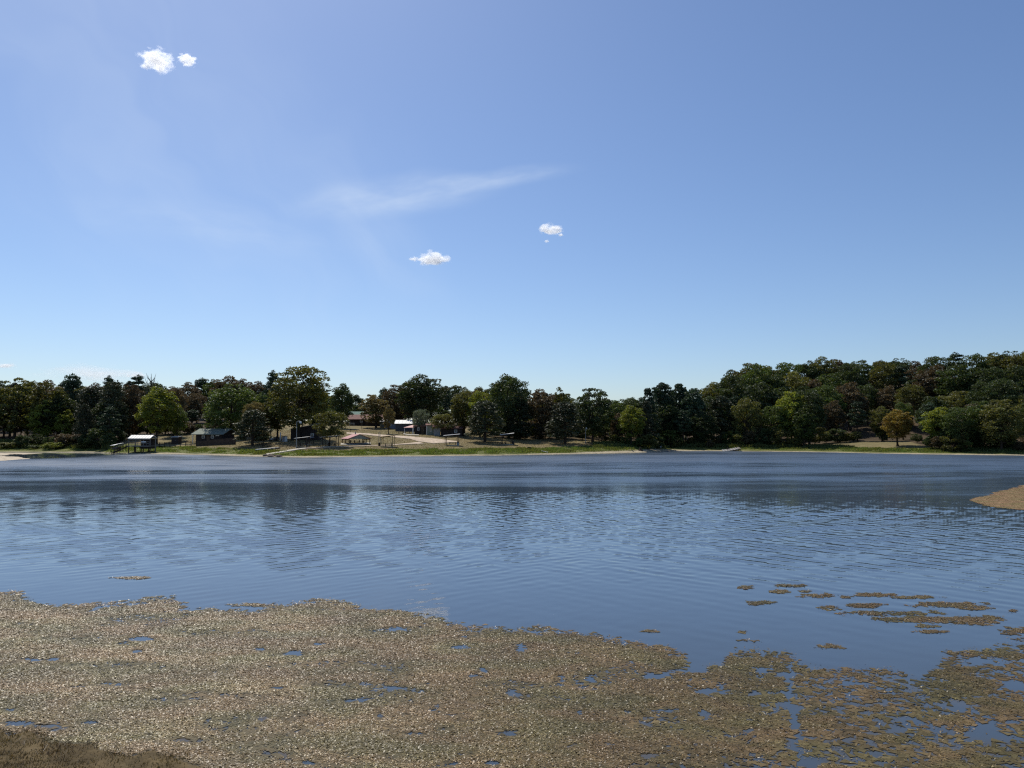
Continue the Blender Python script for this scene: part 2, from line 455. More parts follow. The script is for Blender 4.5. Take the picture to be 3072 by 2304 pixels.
water = bpy.data.objects.new('lake_water', wme); COL.objects.link(water); tag(water, kind='structure')

# ------------------------------------------------------------------ roads, paths, mud flat
def drape(name, mat, pairs, lift=0.05, sub=6, cross=4, kind='structure'):
    """strip on the bank between two edges given as photo pixels"""
    L = [G(*p[0]) for p in pairs]; Rr = [G(*p[1]) for p in pairs]
    V = []; rows = []
    for i in range(len(pairs) - 1):
        for k in range(sub + (1 if i == len(pairs) - 2 else 0)):
            f = k / sub
            a = L[i].lerp(L[i+1], f); c = Rr[i].lerp(Rr[i+1], f)
            rows.append((a, c))
    F = []
    for i, (a, c) in enumerate(rows):
        for j in range(cross + 1):
            q = a.lerp(c, j / cross)
            V.append((q.x, q.y, gz(q.x, q.y) + lift))
        if i:
            for j in range(cross):
                k = (i - 1) * (cross + 1) + j
                F.append((k, k + 1, k + cross + 2, k + cross + 1))
    me = bpy.data.meshes.new(name); me.from_pydata(V, [], F); me.materials.append(mat)
    o = bpy.data.objects.new(name, me); COL.objects.link(o)
    m = o.modifiers.new('t', 'SOLIDIFY'); m.thickness = 0.12; m.offset = 0
    return tag(o, kind=kind)
gravel = pmat('gravel', (0.50, 0.40, 0.30), 0.95, 0.1, var=0.25, scale=1.2, bump=0.6, bscale=9)
concrete = pmat('pale_concrete', (0.46, 0.42, 0.34), 0.9, 0.2, var=0.12, scale=1.5)
drape('gravel_road', gravel, [((1040, 1298), (1040, 1302)), ((1100, 1301), (1098, 1305)), ((1180, 1307), (1178, 1312)), ((1230, 1310), (1232, 1318)), ((1262, 1313), (1255, 1325)), ((1310, 1317), (1300, 1331)), ((1350, 1322), (1352, 1328)), ((1372, 1325), (1374, 1327))])
drape('gravel_track', gravel, [((1258, 1327), (1272, 1332)), ((1205, 1332.5), (1205, 1334.5)), ((1140, 1336.5), (1140, 1338)), ((1060, 1339), (1060, 1340.5)), ((980, 1342), (980, 1343.2)), ((919, 1345), (919, 1346.2))], lift=0.07)
drape('concrete_path', concrete, [((917, 1345), (919, 1347)), ((880, 1349), (882, 1352)), ((836, 1356), (838, 1359.5)), ((798, 1363), (802, 1366))], lift=0.08)
drape('concrete_slab', concrete, [((1209, 1301), (1211, 1303.5)), ((1225, 1304), (1224, 1306)), ((1256, 1305), (1257, 1307))], lift=0.08)
drape('concrete_pad', concrete, [((1022, 1331), (1022, 1336)), ((1065, 1330), (1066, 1335)), ((1112, 1329.5), (1113, 1332.5))], lift=0.10)

def flat(name, outline, zt, mat, seed=1):
    """low island of sand: outline in photo pixels on the water"""
    pts = [onwater(*p) for p in outline]
    cx = sum(p.x for p in pts) / len(pts); cy = sum(p.y for p in pts) / len(pts)
    rng = random.Random(seed); V = []; F = []; ring = []
    n = len(pts); dense = []
    for i in range(n):
        a, c = pts[i], pts[(i + 1) % n]
        for k in range(8):
            q = a.lerp(c, k / 8); dense.append((q.x + rng.uniform(-.25, .25), q.y + rng.uniform(-.8, .8)))
    rows = [(1.04, -0.15), (1.0, 0.02), (0.9, zt * 0.7), (0.6, zt), (0.3, zt * 1.1)]
    for f, z in rows:
        for x, y in dense: V.append((cx + (x - cx) * f, cy + (y - cy) * f, z + (rng.uniform(-.01, .01))))
    m = len(dense)
    for i in range(len(rows) - 1):
        for k in range(m): F.append((i*m+k, i*m+(k+1) % m, (i+1)*m+(k+1) % m, (i+1)*m+k))
    V.append((cx, cy, zt * 1.1)); c = len(V) - 1
    for k in range(m): F.append(((len(rows)-1)*m+k, (len(rows)-1)*m+(k+1) % m, c))
    me = bpy.data.meshes.new(name); me.from_pydata(V, [], F); me.materials.append(mat)
    o = bpy.data.objects.new(name, me); COL.objects.link(o)
    return tag(o, kind='structure')
wet_sand = pmat('wet_sand', (0.44, 0.36, 0.25), 0.8, 0.3, var=0.18, scale=0.6)
flat('mud_flat', [(-120, 1368), (-20, 1367), (40, 1370), (62, 1372.5), (60, 1374), (86, 1376.5), (50, 1379), (20, 1381.5), (-40, 1383), (-120, 1382)], 0.07, wet_sand, 2)
flat('mud_flat', [(-110, 1359), (0, 1359), (70, 1359.5), (120, 1360), (75, 1363), (20, 1362.5), (24, 1365), (0, 1366.5), (-110, 1366)], 0.05, wet_sand, 3)

# ------------------------------------------------------------------ tree prototypes
BARK = pmat('bark', (0.055, 0.042, 0.032), 0.95, 0.1, var=0.35, scale=3, bump=0.5, bscale=14)
PALEBARK = pmat('grey_bark', (0.20, 0.18, 0.155), 0.95, 0.1, var=0.3, scale=3)
LM = {
    'dark': leafmat('leaf_dark_green', (0.058, 0.080, 0.030), tw=0.30),
    'green': leafmat('leaf_green', (0.078, 0.112, 0.032), tw=0.34),
    'olive': leafmat('leaf_olive', (0.118, 0.122, 0.038), tw=0.36),
    'bright': leafmat('leaf_yellow_green', (0.205, 0.240, 0.048), tw=0.42),
    'gold': leafmat('leaf_gold', (0.27, 0.205, 0.055), (1.2, 1.05, 0.5), tw=0.40),
    'rust': leafmat('leaf_rust', (0.108, 0.092, 0.050), (1.2, 0.9, 0.6), tw=0.32),
    'tan': leafmat('leaf_tan', (0.20, 0.172, 0.075), (1.15, 1.0, 0.6), tw=0.38),
    'pine': leafmat('leaf_pine', (0.054, 0.080, 0.042), (1.0, 1.1, 0.6), tw=0.20),
    'cedar': leafmat('leaf_cedar', (0.060, 0.070, 0.036), (1.1, 1.0, 0.6), tw=0.16),
    'silver': leafmat('leaf_silver', (0.145, 0.167, 0.109), (1.0, 1.0, 0.7), tw=0.30, rough=0.35),
}
def leaf_mesh(name, pts, size, tint, rng, flatten=0.0):
    n = len(pts)
    d = rng.normal(size=(n, 3)); d[:, 2] *= (1 - flatten); d /= np.linalg.norm(d, axis=1)[:, None]
    e = rng.normal(size=(n, 3)); e[:, 2] *= (1 - flatten)
    w = np.cross(d, e); w /= np.linalg.norm(w, axis=1)[:, None]
    sz = size * rng.uniform(0.6, 1.35, (n, 1))
    a = d * sz * 0.5; c = w * sz * 0.33
    V = np.stack([pts - a, pts + c - a * 0.1, pts + a, pts - c + a * 0.1], 1).reshape(-1, 3)
    F = np.arange(4 * n).reshape(n, 4)
    return mesh_np(name, V, F, {'tint': ('FACE', 'FLOAT', np.clip(tint, 0, 1))})

def lobes(dirs, rng, k=9, amp=0.28):
    cs = rng.normal(size=(k, 3)); cs /= np.linalg.norm(cs, axis=1)[:, None]
    am = rng.uniform(-amp, amp, k)
    r = np.ones(len(dirs))
    for c, a in zip(cs, am): r += a * np.exp((dirs @ c - 1) * 6)
    return r

def broad(seed, H=14.0, W=10.0, base=0.22, nclump=150, leaves=11000, lsize=0.38, sparse=False, droop=0.0):
    rng = np.random.RandomState(seed)
    zc = H * (base + (1 - base) * 0.52); rz = H * (1 - base) * 0.5; rx = W / 2
    d = rng.normal(size=(nclump, 3)); d[:, 2] = np.abs(d[:, 2]) * np.where(rng.rand(nclump) < 0.56, 1, -1)
    d /= np.linalg.norm(d, axis=1)[:, None]
    rad = rng.uniform(0.35, 1.0, nclump) ** 0.55
    env = lobes(d, rng)
    c = d * (rad * env)[:, None] * np.array([rx * 0.86, rx * 0.86, rz * 0.88]) + np.array([0, 0, zc])
    c[:, 2] -= droop * (c[:, 0] ** 2 + c[:, 1] ** 2) / rx
    rc = rng.uniform(0.055, 0.12, nclump) * W * (0.8 if sparse else 1.0)
    P_ = []; TT = []
    per = (leaves * rc ** 2 / (rc ** 2).sum()).astype(int) + 4
    for ci, r, k in zip(c, rc, per):
        q = rng.normal(size=(k, 3)); q /= np.linalg.norm(q, axis=1)[:, None]
        q[:, 2] = np.where(rng.rand(k) < 0.65, np.abs(q[:, 2]), q[:, 2])
        q *= (r * rng.uniform(0.45, 1.12, k) ** 0.6)[:, None] * np.array([1.15, 1.15, 0.8])
        P_.append(ci + q); TT.append(np.clip(0.5 + rng.normal() * 0.16 + rng.normal(size=k) * 0.16, 0, 1))
    pts = np.concatenate(P_); tint = np.concatenate(TT)
    pts[:, 2] = np.maximum(pts[:, 2], 0.25)
    me = leaf_mesh('crown', pts, lsize, tint, rng, 0.15)
    mb = MB()
    lean = rng.uniform(-0.04, 0.04, 2) * H
    top = Vector((lean[0], lean[1], H * 0.72)); mid = Vector((lean[0] * 0.3, lean[1] * 0.3, H * base * 1.1))
    r0 = 0.024 * H
    mb.path([Vector((0, 0, -0.5)), Vector((0, 0, 0.25)), mid, top], [r0 * 1.5, r0 * 1.05, r0 * 0.8, r0 * 0.15], 7)
    for ci in c[rng.permutation(nclump)[:16]]:
        f = rng.uniform(0.1, 0.8); st = mid.lerp(top, f); en = Vector(ci)
        mm = st.lerp(en, 0.5) + Vector((0, 0, 0.06 * H * rng.uniform(-0.5, 1)))
        mb.path([st, mm, en], [r0 * 0.5 * (1 - f * 0.5), r0 * 0.28, r0 * 0.06], 5)
    return me, mb

def pine(seed, H=16.0, W=6.5, base=0.42, leaves=6500, lsize=0.40, tiers=10, full=False):
    rng = np.random.RandomState(seed); P_ = []; TT = []; mb = MB(); r0 = 0.017 * H
    bend = rng.uniform(-0.03, 0.03, 2) * H
    ax = lambda f: Vector((bend[0] * f * f, bend[1] * f * f, H * f))
    mb.path([ax(0) - Vector((0, 0, .5)), ax(0.02), ax(0.4), ax(0.75), ax(0.97)], [r0 * 1.5, r0 * 1.1, r0 * 0.85, r0 * 0.5, r0 * 0.1], 7)
    cl = []
    for k in range(tiers):
        f = base + (0.96 - base) * (k + rng.uniform(0, 0.7)) / tiers
        g = (f - base) / (1 - base)
        prof = (0.55 + 0.45 * math.sin(math.pi * min(1, g * 1.15 + 0.12))) if not full else (1.02 - g) ** 0.42 * 0.95 + 0.1
        nb = rng.randint(3, 6) if not full else rng.randint(5, 8)
        a0 = rng.uniform(0, 6.3)
        for j in range(nb):
            a = a0 + 6.283 * j / nb + rng.uniform(-.4, .4); L = W * 0.5 * prof * rng.uniform(0.6, 1.05)
            st = ax(f); en = st + Vector((math.cos(a) * L, math.sin(a) * L, L * rng.uniform(-0.12, 0.30)))
            mb.path([st, st.lerp(en, 0.6) + Vector((0, 0, -0.04 * L)), en], [r0 * 0.32 * (1.1 - g), r0 * 0.2, r0 * 0.05], 5)
            cl.append((en, W * rng.uniform(0.10, 0.17), 0.55)); 
            if rng.rand() < 0.8: cl.append((st.lerp(en, rng.uniform(.45, .75)), W * rng.uniform(0.08, 0.14), 0.5))
    cl.append((ax(0.97), W * 0.15, 0.7)); cl.append((ax(0.92), W * 0.17, 0.7))
    per = max(8, int(leaves / len(cl)))
    for ci, r, fl in cl:
        q = rng.normal(size=(per, 3)); q /= np.linalg.norm(q, axis=1)[:, None]
        q *= (r * rng.uniform(0.3, 1.1, per) ** 0.6)[:, None] * np.array([1.1, 1.1, fl])
        P_.append(np.array(ci) + q); TT.append(np.clip(0.5 + rng.normal() * 0.15 + rng.normal(size=per) * 0.15, 0, 1))
    return leaf_mesh('crown', np.concatenate(P_), lsize, np.concatenate(TT), rng, 0.3), mb

def cedar(seed, H=12.0, W=6.5, base=0.04, leaves=8500, lsize=0.34, power=0.62, lay=0.55):
    rng = np.random.RandomState(seed); P_ = []; TT = []; nc = 150
    f = rng.uniform(0, 1, nc) ** 0.8; a = rng.uniform(0, 6.283, nc)
    prof = np.clip((1.0 - f), 0.02, 1) ** power * np.clip(0.55 + f * 3.2, 0, 1)
    rr_ = W * 0.5 * prof * rng.uniform(0.55, 1.05, nc) * (1 + 0.18 * np.sin(a * 3 + f * 9 + seed))
    c = np.stack([np.cos(a) * rr_, np.sin(a) * rr_, H * (base + (0.97 - base) * f)], 1)
    c = np.vstack([c, [[0, 0, H * 0.96], [0.1, 0, H * 0.91]]])
    rc = rng.uniform(0.07, 0.14, nc + 2) * W * np.append(np.clip(1.1 - f * 0.45, 0.55, 1), [1.0, 1.1])
    per = (leaves * rc ** 2 / (rc ** 2).sum()).astype(int) + 4
    for ci, r, k in zip(c, rc, per):
        q = rng.normal(size=(k, 3)); q /= np.linalg.norm(q, axis=1)[:, None]
        q *= (r * rng.uniform(0.3, 1.1, k) ** 0.6)[:, None] * np.array([1.15, 1.15, lay])
        q[:, 2] -= 0.12 * (q[:, 0] ** 2 + q[:, 1] ** 2) / max(r, .1)
        P_.append(ci + q); TT.append(np.clip(0.5 + rng.normal() * 0.15 + rng.normal(size=k) * 0.15, 0, 1))
    pts = np.concatenate(P_); pts[:, 2] = np.maximum(pts[:, 2], 0.1)
    mb = MB(); r0 = 0.02 * H
    mb.path([Vector((0, 0, -.5)), Vector((0, 0, 0.2)), Vector((0, 0, H * 0.5)), Vector((0, 0, H * 0.95))], [r0 * 1.5, r0 * 1.1, r0 * 0.7, r0 * 0.08], 7)
    for k in range(14):
        g = rng.uniform(0.1, 0.8); i = rng.randint(nc)
        mb.path([Vector((0, 0, max(0.3, c[i][2] - 0.05 * H))), Vector(c[i])], [r0 * 0.35, r0 * 0.06], 5)
    return leaf_mesh('crown', pts, lsize, np.concatenate(TT), rng, 0.3), mb

def dead(seed, H=14.0):
    rng = np.random.RandomState(seed); mb = MB(); tw = MB(); r0 = 0.016 * H
    mb.path([Vector((0, 0, -.5)), Vector((0, 0, H * .5)), Vector((0.3, 0, H * .98))], [r0 * 1.4, r0, r0 * .15], 7)
    for k in range(16):
        f = rng.uniform(0.5, 0.92); a = rng.uniform(0, 6.28); L = H * 0.26 * (1.2 - f)
        st = Vector((0.3 * f, 0, H * f)); m = st + Vector((math.cos(a) * L * .7, math.sin(a) * L * .7, L * .6)); en = m + Vector((math.cos(a + .4) * L * .5, math.sin(a + .4) * L * .5, L * .9))
        mb.path([st, m, en], [r0 * .45, r0 * .3, r0 * .08], 5)
        for j in range(4):
            s2 = st.lerp(m, rng.uniform(.3, 1)); d2 = Vector(rng.normal(size=3)); d2.z = abs(d2.z)
            tw.tube(s2, s2 + d2.normalized() * L * .6, r0 * .14, r0 * .04, 4)
    return tw, mb

PROTO = {}
def proto(key, crown, mb, H, W):
    tme = bpy.data.meshes.new('trunk'); tme.from_pydata(mb.v, [], mb.f); tme.update(); tme.materials.append(BARK)
    if isinstance(crown, MB):
        c = bpy.data.meshes.new('twigs'); c.from_pydata(crown.v, [], crown.f); c.materials.append(PALEBARK); crown = c
    else: crown.materials.append(LM['dark'])
    PROTO[key] = (crown, tme, H, W)
for i in range(6): proto('broad%d' % i, *broad(11 + i, W=(10, 9, 11, 8.5, 10, 9.5)[i], base=(0.10, 0.06, 0.12, 0.05, 0.03, 0.08)[i]), 14.0, (10, 9, 11, 8.5, 10, 9.5)[i])
for i in range(2): proto('loose%d' % i, *broad(31 + i, W=9, base=0.04, nclump=150, leaves=8000, lsize=0.42, sparse=True), 14.0, 9)
for i in range(2): proto('round%d' % i, *broad(41 + i, H=7.0, W=7.5, base=0.18, nclump=90, leaves=8000, lsize=0.26, droop=0.08), 7.0, 7.5)
for i in range(3): proto('pine%d' % i, *pine(51 + i, base=(0.45, 0.5, 0.4)[i]), 16.0, 6.5)
for i in range(2): proto('layered%d' % i, *pine(61 + i, W=7.0, base=0.1, tiers=18, full=True, leaves=9000), 16.0, 7.0)
for i in range(3): proto('cedar%d' % i, *cedar(71 + i, base=(0.04, 0.12, 0.05)[i], power=(0.42, 0.34, 0.46)[i]), 12.0, 6.5)
proto('dead0', *dead(81), 14.0, 6.0)

TREES = []
_cnt = [0]
def tree(kind, mat, base, h, w, name, label, cat='tree', group=None, rz=None):
    crown, trunk, H, W = PROTO[kind]
    _cnt[0] += 1
    r = random.Random(_cnt[0])
    t = thing(name, label, cat, base, rz if rz is not None else r.uniform(0, 6.28), group)
    sx = w / W; t.scale = (sx, sx, h / H * 1.05)
    a = bpy.data.objects.new('trunk', trunk); COL.objects.link(a); a.parent = t
    c = bpy.data.objects.new('twigs' if kind.startswith('dead') else 'crown', crown); COL.objects.link(c); c.parent = t
    if not kind.startswith('dead'):
        c.material_slots[0].link = 'OBJECT'; c.material_slots[0].material = LM[mat]
    TREES.append((t, base, h, w))
    return t
def spec(px, top, basepy, wpx, kind, mat, name, label, Y=None, cat='tree', group=None, rz=None):
    """single tree: base pixel gives the place on the bank, top pixel its height"""
    b_ = G(px, basepy) if Y is None else GX(px, Y)
    zt = P(px, top, b_.y).z
    return tree(kind, mat, b_, max(2.0, zt - b_.z), wpx * b_.y / FPX, name, label, cat, group, rz)

# single trees that the photograph lets you tell apart
spec(40, 1152, 1322, 150, 'loose0', 'olive', 'sycamore_tree', 'olive yellow leafy tree behind the weeds beside the mud flat')
spec(142, 1150, 1322, 125, 'loose1', 'olive', 'sycamore_tree', 'tall olive tree with loose crown between mud flat and white boat canopy')
spec(125, 1203, 1326, 92, 'loose1', 'bright', 'young_tree', 'short yellow-green tree in front of the loose olive trees')
spec(195, 1238, 1326, 62, 'loose0', 'bright', 'young_tree', 'small yellow-green tree growing over the white boat canopy')
spec(215, 1131, 1312, 58, 'pine1', 'pine', 'pine_tree', 'tall pine with flat umbrella top above the olive trees')
spec(272, 1168, 1325, 95, 'layered0', 'cedar', 'cypress_tree', 'dark layered conifer standing nearest the umbrella-topped pine')
spec(336, 1150, 1325, 82, 'layered1', 'cedar', 'cypress_tree', 'dark layered conifer behind the white-roofed boathouse')
spec(318, 1136, 1305, 42, 'pine0', 'pine', 'pine_tree', 'pine with leaning top rising above the two layered conifers')
spec(412, 1134, 1300, 60, 'pine2', 'pine', 'pine_tree', 'round-topped pine beside the bare dead tree')
spec(452, 1126, 1300, 70, 'dead0', None, 'dead_tree', 'bare dead tree with thin grey branches above the woods')
spec(388, 1165, 1315, 90, 'broad1', 'rust', 'oak_tree', 'russet brown tree between layered conifers and bright yellow-green tree')
spec(468, 1165, 1331, 128, 'broad3', 'bright', 'maple_tree', 'large bright yellow-green tree beside the boathouse')
spec(530, 1225, 1322, 70, 'broad0', 'green', 'young_tree', 'low green tree on the boathouse side of the green-roofed cabin')
spec(520, 1168, 1308, 80, 'broad2', 'rust', 'oak_tree', 'russet tree behind the green-roofed cabin')
spec(692, 1155, 1314, 150, 'broad4', 'green', 'oak_tree', 'dense dark green tree rising behind the plank fence')
spec(762, 1208, 1320, 80, 'broad2', 'tan', 'young_tree', 'small tawny tree behind the parked black car')
spec(757, 1232, 1337, 106, 'cedar1', 'cedar', 'cedar_tree', 'dark spreading cedar with bare trunk in front of the black car')
spec(812, 1121, 1308, 46, 'pine0', 'pine', 'pine_tree', 'slim pine peeking out beside the biggest olive tree')
spec(895, 1111, 1321, 182, 'broad0', 'olive', 'cottonwood_tree', 'biggest olive brown tree rising behind the tall lamp post')
spec(832, 1190, 1316, 95, 'broad3', 'olive', 'cottonwood_tree', 'olive tree beside the white cabinet and yard machine')
spec(955, 1185, 1318, 70, 'broad1', 'green', 'young_tree', 'green tree between the biggest olive tree and round brown tree')
spec(988, 1238, 1339, 112, 'round0', 'olive', 'live_oak_tree', 'round brown-green tree over the picnic shelter beside the red-roofed pavilion')
spec(1025, 1155, 1285, 78, 'broad5', 'dark', 'pine_tree', 'dark bushy pine behind the green-roofed house')
spec(1128, 1185, 1283, 100, 'loose1', 'tan', 'elm_tree', 'open tawny tree in front of the red-roofed cabin')
spec(1085, 1277, 1288, 12, 'dead0', None, 'sapling', 'bare little sapling on the lawn before the red-roofed cabin')
spec(1166, 1222, 1301, 42, 'loose0', 'tan', 'sapling', 'slim tawny young tree on the lawn above the shelter with tan posts')
spec(1265, 1129, 1287, 158, 'broad5', 'dark', 'oak_tree', 'broad dark green oak behind the blue-grey shed')
spec(1190, 1163, 1280, 90, 'broad1', 'rust', 'oak_tree', 'russet tree between tawny elm and broad dark oak')
spec(1262, 1233, 1301, 62, 'round1', 'silver', 'magnolia_tree', 'small tree with silvery leaves beside the red porch roof')
spec(1330, 1245, 1306, 95, 'round0', 'olive', 'crape_myrtle', 'rounded olive tree over the pale green shed')
spec(1395, 1180, 1308, 95, 'broad3', 'olive', 'maple_tree', 'olive tree behind the dark long shed')
spec(1440, 1182, 1312, 90, 'broad0', 'bright', 'maple_tree', 'yellow-green tree between dark long shed and spreading cedar')
spec(1455, 1205, 1327, 112, 'cedar1', 'cedar', 'cedar_tree', 'spreading dark cedar with stout forked trunk on the open lawn')
spec(1527, 1129, 1315, 138, 'broad2', 'dark', 'oak_tree', 'tall dark oak rising behind the last picnic shelter')
spec(1560, 1200, 1318, 90, 'cedar0', 'cedar', 'cedar_tree', 'dark cedar in the shade below the tall dark oak')
spec(1622, 1172, 1316, 112, 'broad5', 'rust', 'oak_tree', 'reddish brown oak between tall dark oak and lone lawn cedar')
spec(1684, 1176, 1314, 76, 'loose0', 'olive', 'oak_tree', 'olive tree with thin top behind the lone lawn cedar')
spec(1696, 1208, 1332, 112, 'cedar1', 'cedar', 'cedar_tree', 'lone dark cedar on the lawn casting a shadow by the small lamp')
spec(1778, 1176, 1326, 118, 'broad1', 'dark', 'oak_tree', 'dark oak standing behind the small lamp post')
spec(1848, 1205, 1326, 80, 'broad5', 'green', 'oak_tree', 'green tree between dark lamp-post oak and bright shoreside maple')
spec(1893, 1219, 1338, 92, 'broad3', 'bright', 'maple_tree', 'bright yellow-green tree on the bank above the stump')
spec(1945, 1171, 1332, 76, 'cedar2', 'pine', 'pine_tree', 'dark pine leaning over the bright tree above the stump')
spec(1990, 1154, 1330, 92, 'cedar1', 'pine', 'pine_tree', 'tallest round-topped dark pine behind the white upturned boat')
spec(2040, 1156, 1330, 80, 'cedar0', 'pine', 'pine_tree', 'dark pine beside the tallest round-topped pine')
spec(2082, 1170, 1334, 92, 'cedar1', 'pine', 'pine_tree', 'dark full pine reaching down to the weedy bank')
spec(2165, 1192, 1334, 110, 'cedar0', 'cedar', 'cedar_tree', 'broad blurry dark cedar at the foot of the wooded hill')
spec(2262, 1242, 1336, 82, 'cedar2', 'cedar', 'cedar_tree', 'low dark cedar on the bank behind the broken dock')
spec(2228, 1215, 1330, 70, 'broad4', 'bright', 'young_tree', 'small yellow-green tree between the two dark bank cedars')
spec(2375, 1185, 1337, 92, 'broad1', 'bright', 'sweetgum_tree', 'yellow-green tree at the foot of the wooded hill')
spec(2428, 1178, 1337, 110, 'broad0', 'dark', 'oak_tree', 'dark tree casting shade over the bank beside the yellow-green tree')
spec(2693, 1231, 1338, 92, 'broad3', 'gold', 'maple_tree', 'golden orange young tree beside the shaded clearing')
spec(2822, 1225, 1347, 108, 'broad3', 'bright', 'sweetgum_tree', 'yellow-green rounded tree beside the golden tree')
spec(2870, 1275, 1350, 110, 'broad4', 'dark', 'holly_tree', 'low dark bushy tree at the water beside the rounded yellow-green tree')
spec(2925, 1217, 1342, 80, 'layered0', 'rust', 'cypress_tree', 'rust-coloured conifer beside the rounded yellow-green tree')

# woods behind: rows of trees from the edge of the clearing up to the skyline
SKY_ = np.array([(-300, 1140), (0, 1142), (60, 1141), (140, 1142), (215, 1140), (250, 1152), (280, 1148), (315, 1140), (360, 1142), (415, 1138), (470, 1148), (520, 1158), (555, 1143), (600, 1135), (640, 1137), (685, 1127), (740, 1127), (775, 1150), (830, 1150), (895, 1140), (950, 1150), (985, 1172), (1025, 1172), (1060, 1179), (1120, 1179), (1145, 1160), (1190, 1164), (1265, 1150), (1320, 1152), (1345, 1158), (1400, 1166), (1425, 1155), (1470, 1161), (1525, 1150), (1600, 1173), (1650, 1174), (1690, 1184), (1725, 1205), (1775, 1188), (1840, 1206), (1880, 1195), (1912, 1200), (1950, 1176), (2040, 1166), (2105, 1182), (2130, 1160), (2170, 1130), (2220, 1099), (2260, 1096), (2330, 1090), (2390, 1084), (2450, 1070), (2530, 1068), (2575, 1074), (2620, 1090), (2670, 1069), (2695, 1071), (2760, 1076), (2810, 1076), (2860, 1062), (2950, 1058), (3000, 1062), (3040, 1043), (3072, 1048), (3400, 1045)], float)
def sky_py(px): return float(np.interp(px, SKY_[:, 0], SKY_[:, 1]))
WOODS = {   # kinds and colours by stretch of shore
    'cove': (-260, 400, [('pine0', 'pine'), ('pine2', 'pine'), ('broad1', 'dark'), ('broad4', 'dark'), ('broad5', 'rust'), ('cedar1', 'cedar'), ('broad2', 'olive')], 'in the woods behind the mud flat', 'trees in the woods behind the mud flat'),
    'cabin': (400, 800, [('broad0', 'dark'), ('broad2', 'dark'), ('broad5', 'rust'), ('broad4', 'green'), ('pine1', 'pine'), ('broad1', 'olive')], 'in the woods behind the green-roofed cabin', 'trees in the woods behind the green-roofed cabin'),
    'hilltop': (800, 1360, [('pine2', 'pine'), ('broad4', 'dark'), ('cedar1', 'pine'), ('broad2', 'dark'), ('pine0', 'pine')], 'in the tree line behind the hill cabins', 'trees in the tree line behind the hill cabins'),
    'lawn': (1360, 1900, [('broad0', 'dark'), ('broad4', 'dark'), ('broad5', 'rust'), ('broad1', 'green'), ('cedar0', 'cedar'), ('broad2', 'olive')], 'in the woods bordering the open lawn', 'trees in the woods bordering the open lawn'),
    'pines': (1900, 2125, [('pine2', 'pine'), ('cedar1', 'pine'), ('cedar0', 'cedar'), ('broad4', 'dark')], 'in the pine stand above the sand spit', 'trees in the pine stand above the sand spit'),
    'hill': (2125, 3330, [('broad0', 'dark'), ('broad1', 'green'), ('broad2', 'olive'), ('broad3', 'rust'), ('broad4', 'dark'), ('broad5', 'olive'), ('broad0', 'green'), ('pine2', 'pine'), ('broad3', 'dark'), ('broad1', 'olive')], 'on the wooded hill', 'trees on the wooded hill'),
}
KN = {'broad': 'leafy tree', 'pine': 'pine', 'cedar': 'cedar'}
MN = {'pine': 'dark', 'dark': 'dark green', 'rust': 'russet brown', 'cedar': 'blackish', 'olive': 'olive', 'green': 'green'}
rg = random.Random(7)
for key, (p0, p1, kinds, where, grp) in WOODS.items():
    for row in range(4):
        step = (64, 58, 52, 46)[row] if key != 'hill' else (74, 66, 60, 54)[row]
        px = p0 + rg.uniform(0, step)
        while px < p1:
            cd = float(clear_depth(px))
            s = cd + (5, 20, 38, 58)[row] + rg.uniform(-4, 5)
            if key == 'hill': s = cd + (5, 24, 48, 76)[row] + rg.uniform(-6, 7)
            Y = float(yfar((px - CX) / FPX)) + s
            b_ = GX(px, Y)
            full = sky_py(px)
            lo = (1232, 1205, 1180, 0)[row] if key != 'hill' else (1222, 1172, 1120, 0)[row]
            top = full + rg.uniform(0, 14) if row == 3 else max(full + rg.uniform(4, 20), lo + rg.uniform(-26, 26))
            h = P(px, top, Y).z - b_.z
            if h > 4.0 and not (row == 0 and px < 235):
                kd, mt = rg.choice(kinds)
                asp = rg.uniform(0.62, 0.9) if kd.startswith('broad') else rg.uniform(0.38, 0.52)
                w = min(max(h * asp, 4.5), 13.5)
                kn = next(v for k, v in KN.items() if kd.startswith(k))
                nm = {'leafy tree': 'woodland_tree', 'pine': 'pine_tree', 'cedar': 'cedar_tree'}[kn]
                rowname = ('low', 'half-height', 'tall', 'skyline')[row]
                tree(kd, mt, b_, h, w, nm, '%s %s %s %s' % (rowname, MN[mt], kn, where), 'tree', '%s %s %ss %s' % (rowname, MN[mt], kn, where))
            px += step * rg.uniform(0.75, 1.25)

for i in range(3): proto('shrub%d' % i, *broad(91 + i, H=4.0, W=4.6, base=0.0, nclump=80, leaves=5000, lsize=0.24), 4.0, 4.6)
px = -120.0
while px < 3200:
    cd = float(clear_depth(px)); Y = float(yfar((px - CX) / FPX)) + cd + rg.uniform(-1.5, 5)
    key, v = next((k, v) for k, v in WOODS.items() if v[0] <= px < v[1])
    if px > 60 and not (2540 < px < 2740 and rg.random() < 0.5):
        h = rg.uniform(2.2, 5.0) if key != 'hilltop' else rg.uniform(4.5, 8.0); mt = rg.choice(['dark', 'green', 'olive', 'dark', 'rust'])
        wh = v[3].replace('in the', 'edging the').replace('on the', 'edging the')
        tree('shrub%d' % rg.randint(0, 2), mt, GX(px, Y), h, h * rg.uniform(1.1, 1.7), 'woodland_shrub', '%s bush %s' % (MN[mt], wh), 'bush', '%s bushes %s' % (MN[mt], wh))
    px += rg.uniform(22, 44)

